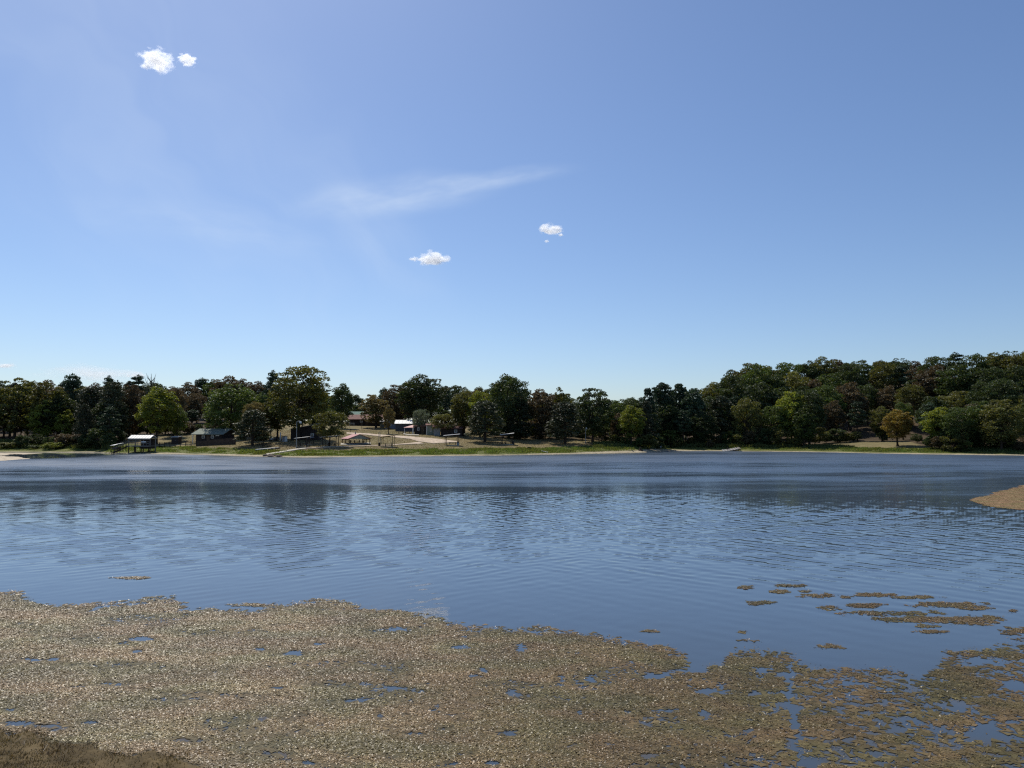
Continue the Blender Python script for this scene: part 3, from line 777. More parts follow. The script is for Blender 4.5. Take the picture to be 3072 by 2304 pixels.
# ------------------------------------------------------------------ buildings on the bank
WHITE = pmat('white_paint', (0.72, 0.71, 0.68), 0.55, 0.4, var=0.06, scale=2)
WMETAL = pmat('white_metal_roof', (0.52, 0.51, 0.48), 0.45, 0.5, var=0.10, scale=1.2)
GREENM = pmat('green_metal_roof', (0.13, 0.24, 0.18), 0.7, 0.2, var=0.12, scale=1.0)
PALEGREEN = pmat('pale_green_shingle', (0.20, 0.225, 0.18), 0.8, 0.2, var=0.18, scale=1.5)
REDROOF = pmat('red_metal_roof', (0.36, 0.085, 0.065), 0.45, 0.5, var=0.14, scale=1.0)
BROWNROOF = pmat('brown_red_shingle', (0.20, 0.105, 0.085), 0.85, 0.2, var=0.2, scale=1.5)
DARKWOOD = pmat('dark_stained_wood', (0.045, 0.034, 0.030), 0.85, 0.2, var=0.3, scale=2.5)
BROWNWOOD = pmat('brown_wood', (0.11, 0.075, 0.05), 0.85, 0.2, var=0.25, scale=3)
TANWOOD = pmat('tan_wood', (0.34, 0.25, 0.13), 0.8, 0.2, var=0.2, scale=4)
GREYWOOD = pmat('weathered_grey_wood', (0.22, 0.20, 0.175), 0.9, 0.15, var=0.25, scale=3)
BLUEGREY = pmat('blue_grey_siding', (0.075, 0.078, 0.092), 0.7, 0.3, var=0.08, scale=2)
PALESHED = pmat('pale_green_siding', (0.26, 0.29, 0.24), 0.75, 0.3, var=0.1, scale=2)
GREYSHED = pmat('grey_siding', (0.30, 0.30, 0.30), 0.75, 0.3, var=0.1, scale=2)
PALEBLUE = pmat('pale_blue_siding', (0.19, 0.205, 0.24), 0.75, 0.3, var=0.08, scale=2)
GLASS = pmat('dark_window_glass', (0.03, 0.035, 0.04), 0.08, 0.6, var=0.05)
STEEL = pmat('galvanised_steel', (0.30, 0.31, 0.32), 0.45, 0.5, metal=0.5, var=0.15, scale=5)
BLACK = pmat('black_iron', (0.02, 0.02, 0.022), 0.6, 0.4, var=0.2, scale=6)

def place(px0, px1, basepy, Y=None):
    pc = (px0 + px1) / 2
    o = G(pc, basepy) if Y is None else GX(pc, Y)
    return o, (px1 - px0) * o.y / FPX, o.y / FPX
def window(root, x0, x1, z0, z1, y=0.0, frame=None, mull=True):
    f = MB(); t_ = 0.09
    f.box(x0, x1, y - 0.06, y + 0.02, z0, z0 + t_).box(x0, x1, y - 0.06, y + 0.02, z1 - t_, z1)
    f.box(x0, x0 + t_, y - 0.055, y + 0.02, z0 + t_, z1 - t_).box(x1 - t_, x1, y - 0.055, y + 0.02, z0 + t_, z1 - t_)
    if mull: f.box(x0 + t_, x1 - t_, y - 0.05, y + 0.02, (z0 + z1) / 2 - 0.03, (z0 + z1) / 2 + 0.03)
    w = f.build('window', frame or WHITE, root)
    MB().box(x0 + t_ / 2, x1 - t_ / 2, y - 0.025, y + 0.01, z0 + t_ / 2, z1 - t_ / 2).build('pane', GLASS, w)
    return w
def door(root, x0, x1, h, mat, y=0.0, z=0.0):
    d = MB().box(x0, x1, y - 0.05, y + 0.02, z, z + h).build('door', mat, root)
    MB().tube((x1 - 0.14, y - 0.11, z + 1.0), (x1 - 0.14, y - 0.04, z + 1.0), 0.045, n=6).build('handle', STEEL, d)
    return d
def building(name, label, cat, px0, px1, basepy, wall_py, depth, roof, rise, wmat, rmat, rz=0.0, over=0.35, Y=None, seams=True, floor=0.0):
    o, W, m = place(px0, px1, basepy, Y)
    h = max(1.8, (basepy - wall_py) * m)
    t = thing(name, label, cat, o, R(rz))
    w = W / 2; D = depth; z0 = -1.2
    mb = MB()
    if roof == 'ridge_x':            # ridge parallel to the front, a roof plane faces the lake
        mb.hexa([(-w, 0, z0), (w, 0, z0), (w, D, z0), (-w, D, z0)], [(-w, 0, h), (w, 0, h), (w, D, h), (-w, D, h)])
        for x in (-w + 0.01, w - 0.01): mb.poly([(x, 0, h), (x, D, h), (x, D / 2, h + rise)] if x < 0 else [(x, D, h), (x, 0, h), (x, D / 2, h + rise)])
        r = MB(); sl = rise / (D / 2)
        r.slab([(-w - over, -over, h - over * sl + 0.1), (w + over, -over, h - over * sl + 0.1), (w + over, D / 2, h + rise + 0.1), (-w - over, D / 2, h + rise + 0.1)], 0.12)
        r.slab([(-w - over, D / 2 + 0.002, h + rise + 0.1), (w + over, D / 2 + 0.002, h + rise + 0.1), (w + over, D + over, h - over * sl + 0.1), (-w - over, D + over, h - over * sl + 0.1)], 0.12)
    elif roof == 'ridge_y':          # gable end faces the lake
        mb.hexa([(-w, 0, z0), (w, 0, z0), (w, D, z0), (-w, D, z0)], [(-w, 0, h), (w, 0, h), (w, D, h), (-w, D, h)])
        mb.poly([(-w, 0.01, h), (w, 0.01, h), (0, 0.01, h + rise)]); mb.poly([(w, D - 0.01, h), (-w, D - 0.01, h), (0, D - 0.01, h + rise)])
        r = MB(); sl = rise / w
        r.slab([(-w - over, -over, h - over * sl + 0.1), (0, -over, h + rise + 0.1), (0, D + over, h + rise + 0.1), (-w - over, D + over, h - over * sl + 0.1)], 0.12)
        r.slab([(0.002, -over, h + rise + 0.1), (w + over, -over, h - over * sl + 0.1), (w + over, D + over, h - over * sl + 0.1), (0.002, D + over, h + rise + 0.1)], 0.12)
    else:                            # mono-pitch rising to +x (rise > 0) or to the back ('mono_y')
        r = MB()
        if roof == 'mono_x':
            zl, zr = h, h + rise; g = rise / W
            mb.hexa([(-w, 0, z0), (w, 0, z0), (w, D, z0), (-w, D, z0)], [(-w, 0, zl), (w, 0, zr), (w, D, zr), (-w, D, zl)])
            r.slab([(-w - over, -over, zl - g * over + 0.12), (w + over, -over, zr + g * over + 0.12), (w + over, D + over, zr + g * over + 0.12), (-w - over, D + over, zl - g * over + 0.12)], 0.13)
        else:
            g = rise / D
            mb.hexa([(-w, 0, z0), (w, 0, z0), (w, D, z0), (-w, D, z0)], [(-w, 0, h), (w, 0, h), (w, D, h + rise), (-w, D, h + rise)])
            r.slab([(-w - over, -over, h - g * over + 0.12), (w + over, -over, h - g * over + 0.12), (w + over, D + over, h + rise + g * over + 0.12), (-w - over, D + over, h + rise + g * over + 0.12)], 0.13)
    mb.build('wall', wmat, t)
    rf = r.build('roof', rmat, t)
    if seams and roof in ('ridge_x', 'mono_y'):
        n = max(3, int(W / 0.9)); sl = (rise / (D / 2)) if roof == 'ridge_x' else rise / D; ye = D / 2 if roof == 'ridge_x' else D + over
        sm = MB()
        for k in range(n + 1):
            x = -w - over + 0.03 + (W + 2 * over - 0.06) * k / n
            sm.slab([(x - 0.02, -over, h - over * sl + 0.16), (x + 0.02, -over, h - over * sl + 0.16), (x + 0.02, ye, h + sl * ye + 0.16), (x - 0.02, ye, h + sl * ye + 0.16)], 0.05)
        sm.build('roof_seam', rmat, rf)
    return t, W, h

# house with the pale green roof, highest on the hill
t, W, h = building('house', 'house with pale green metal roof highest behind the hill cabin', 'house', 1046, 1092, 1268, 1250, 7.0, 'ridge_x', 2.2, DARKWOOD, GREENM, rz=12, Y=252)
window(t, -1.5, -0.5, 1.0, 2.0)
# long hill cabin
t, W, h = building('cabin', 'long dark cabin with red-brown shingle roof on the hill', 'cabin', 1040, 1150, 1277, 1256, 6.5, 'ridge_x', 1.35, DARKWOOD, BROWNROOF, rz=-4, over=0.7, seams=False)
window(t, -1.7, -0.9, 0.95, 1.95); window(t, 2.6, 3.4, 0.95, 1.95); door(t, 0.2, 1.1, 2.0, BROWNWOOD)
d = MB().box(-W / 2 - 0.2, -W / 2 + 3.0, -1.7, -0.02, 0.25, 0.4).build('porch_deck', GREYWOOD, t)
MB().box(-W / 2 - 0.2, -W / 2 + 3.0, -1.75, -1.65, 0.75, 0.88).build('rail', WHITE, d)
for x in (-W / 2 - 0.1, -W / 2 + 1.4, -W / 2 + 2.9): MB().box(x - 0.05, x + 0.05, -1.76, -1.64, -0.6, 0.755).build('post', WHITE, d)
# sheds
t, W, h = building('shed', 'pale shed with white metal roof beside the red-roofed cabin', 'shed', 1140, 1192, 1281, 1265, 5.0, 'ridge_x', 0.9, PALESHED, WMETAL, rz=8)
door(t, -2.0, -1.0, 1.5, GREYSHED)
t, W, h = building('shed', 'small pale blue shed with white eave behind the blue-grey shed', 'shed', 1155, 1186, 1287, 1270, 3.0, 'mono_y', 0.5, PALEBLUE, WMETAL, rz=6)
window(t, -0.5, 0.4, 0.9, 1.5)
t, W, h = building('shed', 'long blue-grey shed with bright white roof on the hill', 'shed', 1186, 1236, 1294, 1270.5, 5.2, 'ridge_x', 1.0, BLUEGREY, WMETAL, rz=0)
door(t, -1.9, -0.9, 1.9, BLUEGREY)
# red-porch cabin
t, W, h = building('cabin', 'brown cabin with red porch roof and white corner post', 'cabin', 1243, 1280, 1302, 1279, 4.0, 'mono_y', 0.6, DARKWOOD, BROWNROOF, rz=-3, seams=False)
window(t, -0.9, -0.3, 0.9, 1.9); door(t, 0.2, 1.0, 1.9, BROWNWOOD)
pr = MB(); pr.slab([(-W / 2 - 2.9, -0.9, h - 0.35), (-W / 2 - 0.2, -0.9, h - 0.35), (-W / 2 + 0.0, 1.4, h + 0.35), (-W / 2 - 1.0, 1.4, h + 0.35)], 0.1); pr.build('porch_roof', REDROOF, t)
MB().box(-W / 2 - 0.42, -W / 2 - 0.12, -0.8, -0.55, -0.8, h - 0.42).build('corner_post', WHITE, t)
MB().box(-W / 2 - 2.7, -W / 2 - 2.58, -0.8, -0.68, -0.8, h - 0.42).build('porch_post', WHITE, t)
# sheds under the rounded tree
t, W, h = building('shed', 'pale green shed under the rounded olive tree', 'shed', 1280, 1300, 1305, 1276, 3.0, 'mono_y', 0.4, PALESHED, BROWNROOF, rz=4)
MB().box(-W / 2 - 0.1, -W / 2 + 0.1, -0.09, -0.01, 0, h).build('corner_trim', WHITE, t); window(t, 0.0, 0.5, 1.0, 1.7)
t, W, h = building('shed', 'small grey shed with double door beside the pale green shed', 'shed', 1301, 1320, 1307, 1281, 3.0, 'mono_y', 0.4, GREYSHED, BROWNROOF, rz=4)
door(t, -0.7, -0.02, 1.7, GREYSHED); door(t, 0.02, 0.7, 1.7, GREYSHED)
t, W, h = building('shed', 'long dark shed beside the open lawn', 'shed', 1322, 1386, 1308, 1285, 4.5, 'ridge_x', 0.55, DARKWOOD, BROWNROOF, rz=-6)
door(t, -1.9, -0.9, 1.9, DARKWOOD); window(t, 0.8, 1.6, 0.9, 1.7)
# dark building behind the lamp
t, W, h = building('barn', 'dark barn with white slanting roof edge behind the tall lamp post', 'barn', 872, 955, 1320, 1288, 5.0, 'mono_x', 1.3, DARKWOOD, WMETAL, rz=0, over=0.3)
door(t, -0.6, 0.6, 2.0, DARKWOOD); window(t, 1.5, 2.3, 0.9, 1.7)
# cabin with pale green roof
t, W, h = building('cabin', 'dark cabin with pale grey-green roof behind the plank fence', 'cabin', 584, 668, 1326, 1300, 6.0, 'ridge_x', 1.1, DARKWOOD, PALEGREEN, rz=-9, over=0.9, seams=False)
MB().box(-W / 2 - 0.5, -W / 2 - 0.34, -0.7, -0.56, -0.8, h - 0.2).build('porch_post', WHITE, t)
window(t, -1.9, -1.1, 0.9, 1.7); window(t, 0.6, 1.4, 0.9, 1.7); door(t, -0.6, 0.3, 1.9, BROWNWOOD)
ac = MB().box(2.0, 2.9, -0.3, 0.1, 1.5, 1.72).build('awning', WHITE, t)
# little dark shed between cabin and boathouse
t, W, h = building('shed', 'small black shed with thin white roof between boathouse and cabin', 'shed', 514, 534, 1333, 1314, 2.0, 'mono_y', 0.15, DARKWOOD, WMETAL, rz=0, over=0.15, seams=False)
door(t, -0.3, 0.3, 1.2, DARKWOOD)

# plank fence below the cabin
F0, F1 = G(590, 1339), G(706, 1333)
ft = thing('plank_fence', 'dark brown plank fence below the green-roofed cabin', 'fence', F0)
nb = 60
dv = F1 - F0
FWOOD = pmat('fence_wood', (0.085, 0.06, 0.048), 0.9, 0.15, var=0.25, scale=2)
for k in range(nb):
    f = (k + 0.5) / nb; q = F0 + dv * f; q.z = gz(q.x, q.y)
    hh = 1.15 + 0.45 * f + random.Random(k).uniform(-0.04, 0.04); wv_ = dv.length / nb * 0.46
    x, y, z = q.x - F0.x, q.y - F0.y, q.z - F0.z
    MB().box(x - wv_, x + wv_, y - 0.02, y + 0.02, z - 0.3, z + hh).build('plank', FWOOD, ft)
MB().tube(Vector((0, 0.06, 0.9)), dv + Vector((0, 0.06, 1.0)), 0.05, n=4).build('rail', FWOOD, ft)
for f in (0.0, 0.33, 0.66, 1.0):
    q = dv * f; MB().box(q.x - .06, q.x + .06, q.y + 0.03, q.y + 0.15, q.z - 0.5, q.z + 1.3 + 0.4 * f).build('post', FWOOD, ft)
# low boardwalk with rails beside the boathouse
A, B_ = G(466, 1343), G(592, 1338)
bw = thing('boardwalk', 'low dark boardwalk with rails between boathouse and plank fence', 'boardwalk', A)
dv = B_ - A; dd = dv.normalized(); nn = Vector((-dd.y, dd.x, 0))
zt = 0.55
MB().slab([Vector((0, -.6, zt)), dv + Vector((0, -.6, zt)), dv + Vector((0, .6, zt)), Vector((0, .6, zt))], 0.14).build('deck', GREYWOOD, bw)
for k in range(9):
    q = dv * (k / 8); MB().box(q.x - .06, q.x + .06, -.66 + q.y, -.54 + q.y, q.z - 0.8, q.z + 1.25).build('post', DARKWOOD, bw)
for zz in (1.2, 0.88): MB().tube(Vector((0, -.6, zz)), dv + Vector((0, -.6, zz)), 0.045, n=4).build('rail', DARKWOOD, bw)

# boathouse on stilts
o = G(418, 1358); m = o.y / FPX
bh = thing('boathouse', 'boathouse on stilts with bright white sloping metal roof', 'boathouse', o)
def zpy(py, Y): return P(418, py, Y).z - o.z
w = 34.0 * m; ze, zr_ = zpy(1315, o.y), zpy(1303.5, o.y + 1.4); zd = zpy(1337, o.y); zb = zpy(1345, o.y)
zr_ = ze + 0.55
r = MB(); r.slab([(-w, -0.4, ze), (w, -0.4, ze), (w, 1.3, zr_ + 0.2), (-w, 1.3, zr_ + 0.2)], 0.08)
r.slab([(-w, 1.303, zr_ + 0.2), (w, 1.303, zr_ + 0.2), (w, 2.9, ze), (-w, 2.9, ze)], 0.08)
rf = r.build('roof', WMETAL, bh)
sm = MB()
for k in range(9):
    x = -w + 0.03 + (2 * w - 0.06) * k / 8
    sm.slab([(x - .02, -.4, ze + .04), (x + .02, -.4, ze + .04), (x + .02, 1.3, zr_ + .24), (x - .02, 1.3, zr_ + .24)], 0.05)
sm.build('roof_seam', WMETAL, rf)
MB().box(-w + .1, w - .1, -0.2, -0.08, ze - 0.34, ze - 0.1).build('fascia', GREYWOOD, bh)
MB().box(-w, w, -0.9, 2.8, zd - 0.18, zd).build('deck', GREYWOOD, bh)
MB().box(0.2, w - .1, -0.1, 2.7, zb - 0.1, zd - 0.18).build('lower_wall', DARKWOOD, bh)
MB().box(-w + 2.3, w - .15, 1.2, 2.7, zd, ze - 0.1).build('cabin_wall', DARKWOOD, bh)
for x in (-w + .15, -w * .33, w * .33, w - .15):
    MB().box(x - .06, x + .06, -0.16, -0.04, zd, ze - 0.1).build('post', GREYWOOD, bh)
    for y in (0.0, 2.5): MB().tube((x, y, -1.2), (x, y, zd - .15), 0.13, n=8).build('stilt', DARKWOOD, bh)
for zz in (zd + .9, zd + .5): MB().box(-w, w, -0.9, -0.84, zz - .04, zz + .04).build('rail', GREYWOOD, bh)
for k in range(9): 
    x = -w + 2 * w * k / 8; MB().box(x - .03, x + .03, -0.89, -0.85, zd, zd + .9).build('baluster', GREYWOOD, bh)
MB().box(0.9, 1.9, -1.1, -0.95, zd + .75, zd + 1.0).build('white_sign', WHITE, bh)
MB().slab([(w, 0.2, ze + .05), (w + 0.95, 0.2, ze + .16), (w + 0.95, 2.2, ze + .16), (w, 2.2, ze + .05)], 0.07).build('side_awning', GREYSHED, bh)
MB().box(w + .78, w + .9, .3, .42, -0.5, ze + .1).build('awning_post', GREYWOOD, bh)
# gangway down to the sand
g0, g1 = G(338, 1360), Vector((o.x - w + 0.3, o.y - 0.9, o.z + zd - .1))
gw = thing('gangway', 'dark sloping gangway leading up to the boathouse deck', 'gangway', g0)
d_ = g1 - g0
MB().slab([Vector((0, -.5, .12)), d_ + Vector((0, -.5, 0)), d_ + Vector((0, .5, 0)), Vector((0, .5, .12))], 0.14).build('deck', DARKWOOD, gw)
for sgn in (-.5, .5):
    MB().tube(Vector((0, sgn, 1.0)), d_ + Vector((0, sgn, .9)), 0.05, n=5).build('rail', GREYWOOD, gw)
    for k in range(6): q = d_ * (k / 5); MB().tube(q + Vector((0, sgn, -.6)), q + Vector((0, sgn, .98)), 0.045, n=5).build('post', DARKWOOD, gw)
# boat canopies in the weeds
def canopy(px0, px1, toppy, basepy, label, tilt, dark):
    o, W, m = place(px0, px1, basepy); h = (basepy - toppy) * m
    t = thing('boat_canopy', label, 'canopy', o); w = W / 2
    r = MB(); r.slab([(-w, -1.2, h - .28 - tilt), (w * .2, -1.2, h - .34), (w * .2, 1.4, h + .08), (-w, 1.4, h - tilt)], 0.06)
    r.slab([(w * .2 + .002, -1.2, h - .34), (w, -1.2, h - .22 + tilt), (w, 1.4, h + tilt), (w * .2 + .002, 1.4, h + .08)], 0.06); r.build('roof', WHITE, t)
    for x in (-w * .8, w * .8):
        for y in (-1.0, 1.2): MB().tube((x, y, -.6), (x, y, h - .3), .06, n=6).build('post', BROWNWOOD, t)
    MB().hexa([(-w * .6, -.7, .25), (w * .5, -.7, .25), (w * .5, .7, .25), (-w * .6, .7, .25)], [(-w * .75, -.95, .85), (w * .7, -.95, .85), (w * .7, .95, .85), (-w * .75, .95, .85)]).build('stored_hull', dark, t)
canopy(178, 214, 1319.5, 1341, 'white boat canopy in the tall weeds below the small yellow-green tree', .04, DARKWOOD)
canopy(337, 362, 1331, 1352, 'small white canopy beside the boathouse gangway', .16, BROWNWOOD)

# ------------------------------------------------------------------ picnic ground
def picnic_table(base, rz, label, L=1.9, mat=None, group=None):
    t = thing('picnic_table', label, 'table', base, rz, group); mat = mat or DARKWOOD
    for k in range(5): MB().box(-L / 2, L / 2, -.38 + k * .155, -.38 + k * .155 + .14, .70, .75).build('tabletop_plank', mat, t)
    for y in (-.78, .52): MB().box(-L / 2, L / 2, y, y + .26, .41, .46).build('seat', mat, t)
    for x in (-L * .36, L * .36):
        MB().hexa([(x - .04, -.72, -.2), (x + .04, -.72, -.2), (x + .04, -.60, -.2), (x - .04, -.60, -.2)], [(x - .04, -.25, .69), (x + .04, -.25, .69), (x + .04, -.13, .69), (x - .04, -.13, .69)]).build('leg', mat, t)
        MB().hexa([(x - .04, .60, -.2), (x + .04, .60, -.2), (x + .04, .72, -.2), (x - .04, .72, -.2)], [(x - .04, .13, .69), (x + .04, .13, .69), (x + .04, .25, .69), (x - .04, .25, .69)]).build('leg', mat, t)
        MB().box(x - .05, x + .05, -.78, .78, .34, .405).build('brace', mat, t)
    return t
def shelter(px0, px1, lpy, rpy, basepy, label, pmat_, rmat, depth=2.6, gap=0.5, rz=0.0):
    o, W, m = place(px0, px1, basepy); w = W / 2
    zl = P(px0, lpy, o.y).z - o.z; zr = P(px1, rpy, o.y).z - o.z
    t = thing('picnic_shelter', label, 'shelter', o, R(rz)); D = depth
    g = (zr - zl) / W
    MB().slab([(-w, -D * .35, zl), (w, -D * .35, zr), (w, D * .65, zr + .12), (-w, D * .65, zl + .12)], 0.07).build('roof', rmat, t)
    for x in (-w * .78, w * .70):
        for y in (0.0, D * .5):
            xx = x + (gap if y > 0 else 0) * (0.45)
            MB().box(xx - .06, xx + .06, y - .06, y + .06, -.5, zl + g * (xx + w) - .18).build('post', pmat_, t)
    for y in (0.0, D * .5):
        MB().hexa([(-w * .95, y - .05, zl + g * .05 * w - .2), (w * .95, y - .05, zl + g * 1.95 * w - .2), (w * .95, y + .05, zl + g * 1.95 * w - .2), (-w * .95, y + .05, zl + g * .05 * w - .2)], [(-w * .95, y - .05, zl + g * .05 * w - .06), (w * .95, y - .05, zl + g * 1.95 * w - .06), (w * .95, y + .05, zl + g * 1.95 * w - .06), (-w * .95, y + .05, zl + g * .05 * w - .06)]).build('beam', pmat_, t)
    MB().tube((-w * .78, 0, zl * .72), (-w * .3, 0, zl + g * .7 * w - .15), .05, n=4).build('brace', pmat_, t)
    MB().box(-w * .9, w * .9, -.4, D * .65, -.25, .06).build('slab', concrete, t)
    return t, o, W
for (px0, px1, lpy, rpy, bpy_, lab, pm, rm, tl) in [
    (884, 926, 1315, 1310.5, 1341, 'picnic shelter with white roof right behind the tall lamp post', DARKWOOD, WMETAL, 'dark picnic table under the shelter behind the tall lamp post'),
    (913, 937, 1314, 1313, 1333, 'narrow grey-roofed shelter in the shade of the dark barn', DARKWOOD, GREYSHED, None),
    (962, 1016, 1311.5, 1306.5, 1340, 'picnic shelter with white roof under the round brown-green tree', DARKWOOD, WMETAL, 'dark picnic table under the shelter below the round tree'),
    (1138, 1184, 1310.5, 1305.5, 1340.5, 'picnic shelter with tan posts and pale roof beside the gravel track', TANWOOD, TANWOOD, 'dark picnic table under the tan-posted shelter'),
    (1330, 1379, 1307, 1302.5, 1336.5, 'picnic shelter with brown posts where the gravel road ends', BROWNWOOD, GREYSHED, 'dark picnic table under the shelter at the end of the gravel road'),
    (1500, 1542, 1304.5, 1299.5, 1333.5, 'picnic shelter with pale roof edge on the open lawn before the tall dark oak', DARKWOOD, WMETAL, 'dark picnic table under the shelter before the tall dark oak')]:
    t, o, W = shelter(px0, px1, lpy, rpy, bpy_, lab, pm, rm)
    if tl: picnic_table(o + Vector((0.25, 0.6, 0.07)), R(6), tl)
# red-roofed pavilion
o = G(1068, 1331.5); m = o.y / FPX
pv = thing('pavilion', 'open picnic pavilion with red metal roof and green gable panel', 'pavilion', o, R(0))
W_, D_ = 7.2, 7.0; zeave = (1331.5 - 1316) * m; zrid = (1331.5 - 1302.5) * m
ang = R(32); rot = Matrix.Rotation(ang, 4, 'Z')
pv.rotation_euler = (0, 0, ang)
hw = 2.5; D_ = 4.6; x0, x1 = -hw, hw
r = MB(); r.slab([(x0 - .4, -D_ / 2 - .2, zeave), (0, -D_ / 2 - .2, zrid), (0, D_ / 2 + .2, zrid), (x0 - .4, D_ / 2 + .2, zeave)], .1).build('roof', REDROOF, pv)
r = MB(); r.slab([(.002, -D_ / 2 - .2, zrid), (x1 + .4, -D_ / 2 - .2, zeave), (x1 + .4, D_ / 2 + .2, zeave), (.002, D_ / 2 + .2, zrid)], .1).build('roof', REDROOF, pv)
for y in (-D_ / 2, D_ / 2):
    g = MB(); g.hexa([(x0, y - .03, zeave - .05), (x1, y - .03, zeave - .05), (x1, y + .03, zeave - .05), (x0, y + .03, zeave - .05)], [(-.1, y - .03, zrid - .15), (.1, y - .03, zrid - .15), (.1, y + .03, zrid - .15), (-.1, y + .03, zrid - .15)]); g.build('gable', PALESHED if y < 0 else DARKWOOD, pv)
for y in (-D_ / 2, 0, D_ / 2):
    for x in (x0, x1): MB().box(x - .08, x + .08, y - .08, y + .08, -.6, zeave - .02).build('post', TANWOOD if x < 0 else BROWNWOOD, pv)
for x in (x0, x1): MB().box(x - .07, x + .07, -D_ / 2, D_ / 2, zeave - .25, zeave - .05).build('beam', DARKWOOD, pv)
vt = MB().tube((0, 0.5, zrid - .05), (0, .5, zrid + .4), .13, n=8).build('roof_vent', STEEL, pv)
MB().tube((0, .5, zrid + .38), (0, .5, zrid + .56), .22, .06, n=8).build('vent_cap', STEEL, vt)
for k, (px, py) in enumerate([(1043, 1332), (1056, 1331), (1070, 1331), (1084, 1330.5)]):
    picnic_table(G(px, py) + Vector((0, .3, .1)), R(3), 'dark picnic table in the row under the red-roofed pavilion', L=1.5, group='picnic tables under the red-roofed pavilion')
picnic_table(G(800, 1340.5), R(-8), 'dark picnic table in the shade between black car and white plank dock', L=2.2)
picnic_table(G(1203, 1301), R(0), 'pale-topped picnic table in front of the blue-grey shed', L=1.6, mat=GREYWOOD)
picnic_table(G(1222, 1300), R(15), 'pale-topped picnic table under the red porch roof', L=1.6, mat=GREYWOOD)

# lamp posts
def lamp(px, basepy, toppy, label, arm=1.0):
    o = G(px, basepy); m = o.y / FPX; H_ = (basepy - toppy) * m
    t = thing('lamp_post', label, 'lamp', o)
    MB().tube((0, 0, -.5), (0, 0, H_), .085, .06, n=8).build('pole', STEEL, t)
    MB().path([Vector((0, 0, H_ * .97)), Vector((.25 * arm, 0, H_ + .05)), Vector((.55 * arm, 0, H_ + .06)), Vector((.8 * arm, 0, H_ - .05))], [.05, .05, .06, .07], 6).build('arm', STEEL, t)
    hd = MB().hexa([(.55 * arm, -.16, H_ - .3), (1.05 * arm, -.16, H_ - .42), (1.05 * arm, .16, H_ - .42), (.55 * arm, .16, H_ - .3)], [(.6 * arm, -.12, H_ + .1), (.98 * arm, -.12, H_ - .05), (.98 * arm, .12, H_ - .05), (.6 * arm, .12, H_ + .1)]).build('lamp_head', WHITE, t)
    MB().box(.66 * arm, .94 * arm, -.1, .1, H_ - .5, H_ - .36).build('lens', GREYSHED, hd)
lamp(889, 1344.5, 1264.5, 'tall lamp post with curved white head beside the picnic shelter')
lamp(1757, 1331, 1283, 'small lamp post with white head before the dark oak', .35)

# bits on the lawn
o = G(1052, 1297.5); t = thing('charcoal_grill', 'black charcoal grill on a post above the red-roofed pavilion', 'grill', o)
MB().tube((0, 0, -.3), (0, 0, .8), .05, n=6).build('post', BLACK, t)
bx_ = MB().hexa([(-.25, -.2, .75), (.25, -.2, .75), (.25, .2, .75), (-.25, .2, .75)], [(-.3, -.25, 1.0), (.3, -.25, 1.0), (.3, .25, 1.0), (-.3, .25, 1.0)]).build('firebox', BLACK, t)
o = G(1136, 1329); m = o.y / FPX; t = thing('swing_frame', 'thin metal swing frame with leaning brace beside the tan-posted shelter', 'swing frame', o)
H_ = 31 * m
MB().tube((0, 0, -.3), (0, 0, H_), .045, n=6).build('leg', STEEL, t); MB().tube((.75, .2, -.3), (0, 0, H_), .04, n=6).build('leg', STEEL, t); MB().tube((0, 2.2, -.3), (0, 2.0, H_), .045, n=6).build('leg', STEEL, t)
MB().tube((0, 0, H_), (0, 2.0, H_), .045, n=6).build('crossbar', STEEL, t)
o = G(1145, 1338); t = thing('trash_can', 'dark trash can hung beside the tan-posted shelter', 'trash can', o + Vector((-.5, -.3, 0)))
MB().tube((0, 0, -.05), (0, 0, .75), .22, .26, n=12).build('drum', DARKWOOD, t); MB().tube((0, 0, .75), (0, 0, .83), .28, .2, n=12).build('lid', BLACK, t)
o = G(1374, 1337); t = thing('trash_can', 'trash can with black lid at the shelter where the gravel road ends', 'trash can', o)
MB().tube((0, 0, -.05), (0, 0, .7), .28, .30, n=12).build('drum', GREYSHED, t); MB().tube((0, 0, .7), (0, 0, .95), .32, .16, n=12).build('lid', BLACK, t)
o = G(1540, 1334); t = thing('trash_can', 'black trash can at the shelter before the tall dark oak', 'trash can', o)
MB().tube((0, 0, -.05), (0, 0, .7), .28, .30, n=12).build('drum', BLACK, t); MB().tube((0, 0, .7), (0, 0, .8), .32, .2, n=12).build('lid', BLACK, t)
o = G(854, 1325); t = thing('utility_cabinet', 'white block cabinet with dark flat lid beside the tall lamp post', 'cabinet', o)
MB().box(-.55, -.04, -.3, .3, -.3, 1.25).build('panel', GREYSHED, t); MB().box(.04, .55, -.3, .3, -.3, 1.25).build('panel', WHITE, t); MB().box(-.7, .7, -.45, .45, 1.28, 1.42).build('lid', DARKWOOD, t); MB().box(-.06, .06, -.2, .25, -.3, 1.28).build('core', DARKWOOD, t)
o = G(841, 1322); t = thing('marker_post', 'white upright post beside the white block cabinet', 'post', o)
MB().box(-.11, .11, -.1, .1, -.4, 1.9).build('shaft', WHITE, t); MB().box(-.14, .14, -.13, .13, 1.9, 2.0).build('cap', WHITE, t)
o = G(820, 1322.5); t = thing('riding_mower', 'dark riding mower with pale hood parked near the white post', 'mower', o, R(-8))
MB().hexa([(-.95, -.32, .3), (-.1, -.32, .3), (-.1, .32, .3), (-.95, .32, .3)], [(-.9, -.28, .78), (-.1, -.3, .9), (-.1, .3, .9), (-.9, .28, .78)]).build('hood', WHITE, t, .04)
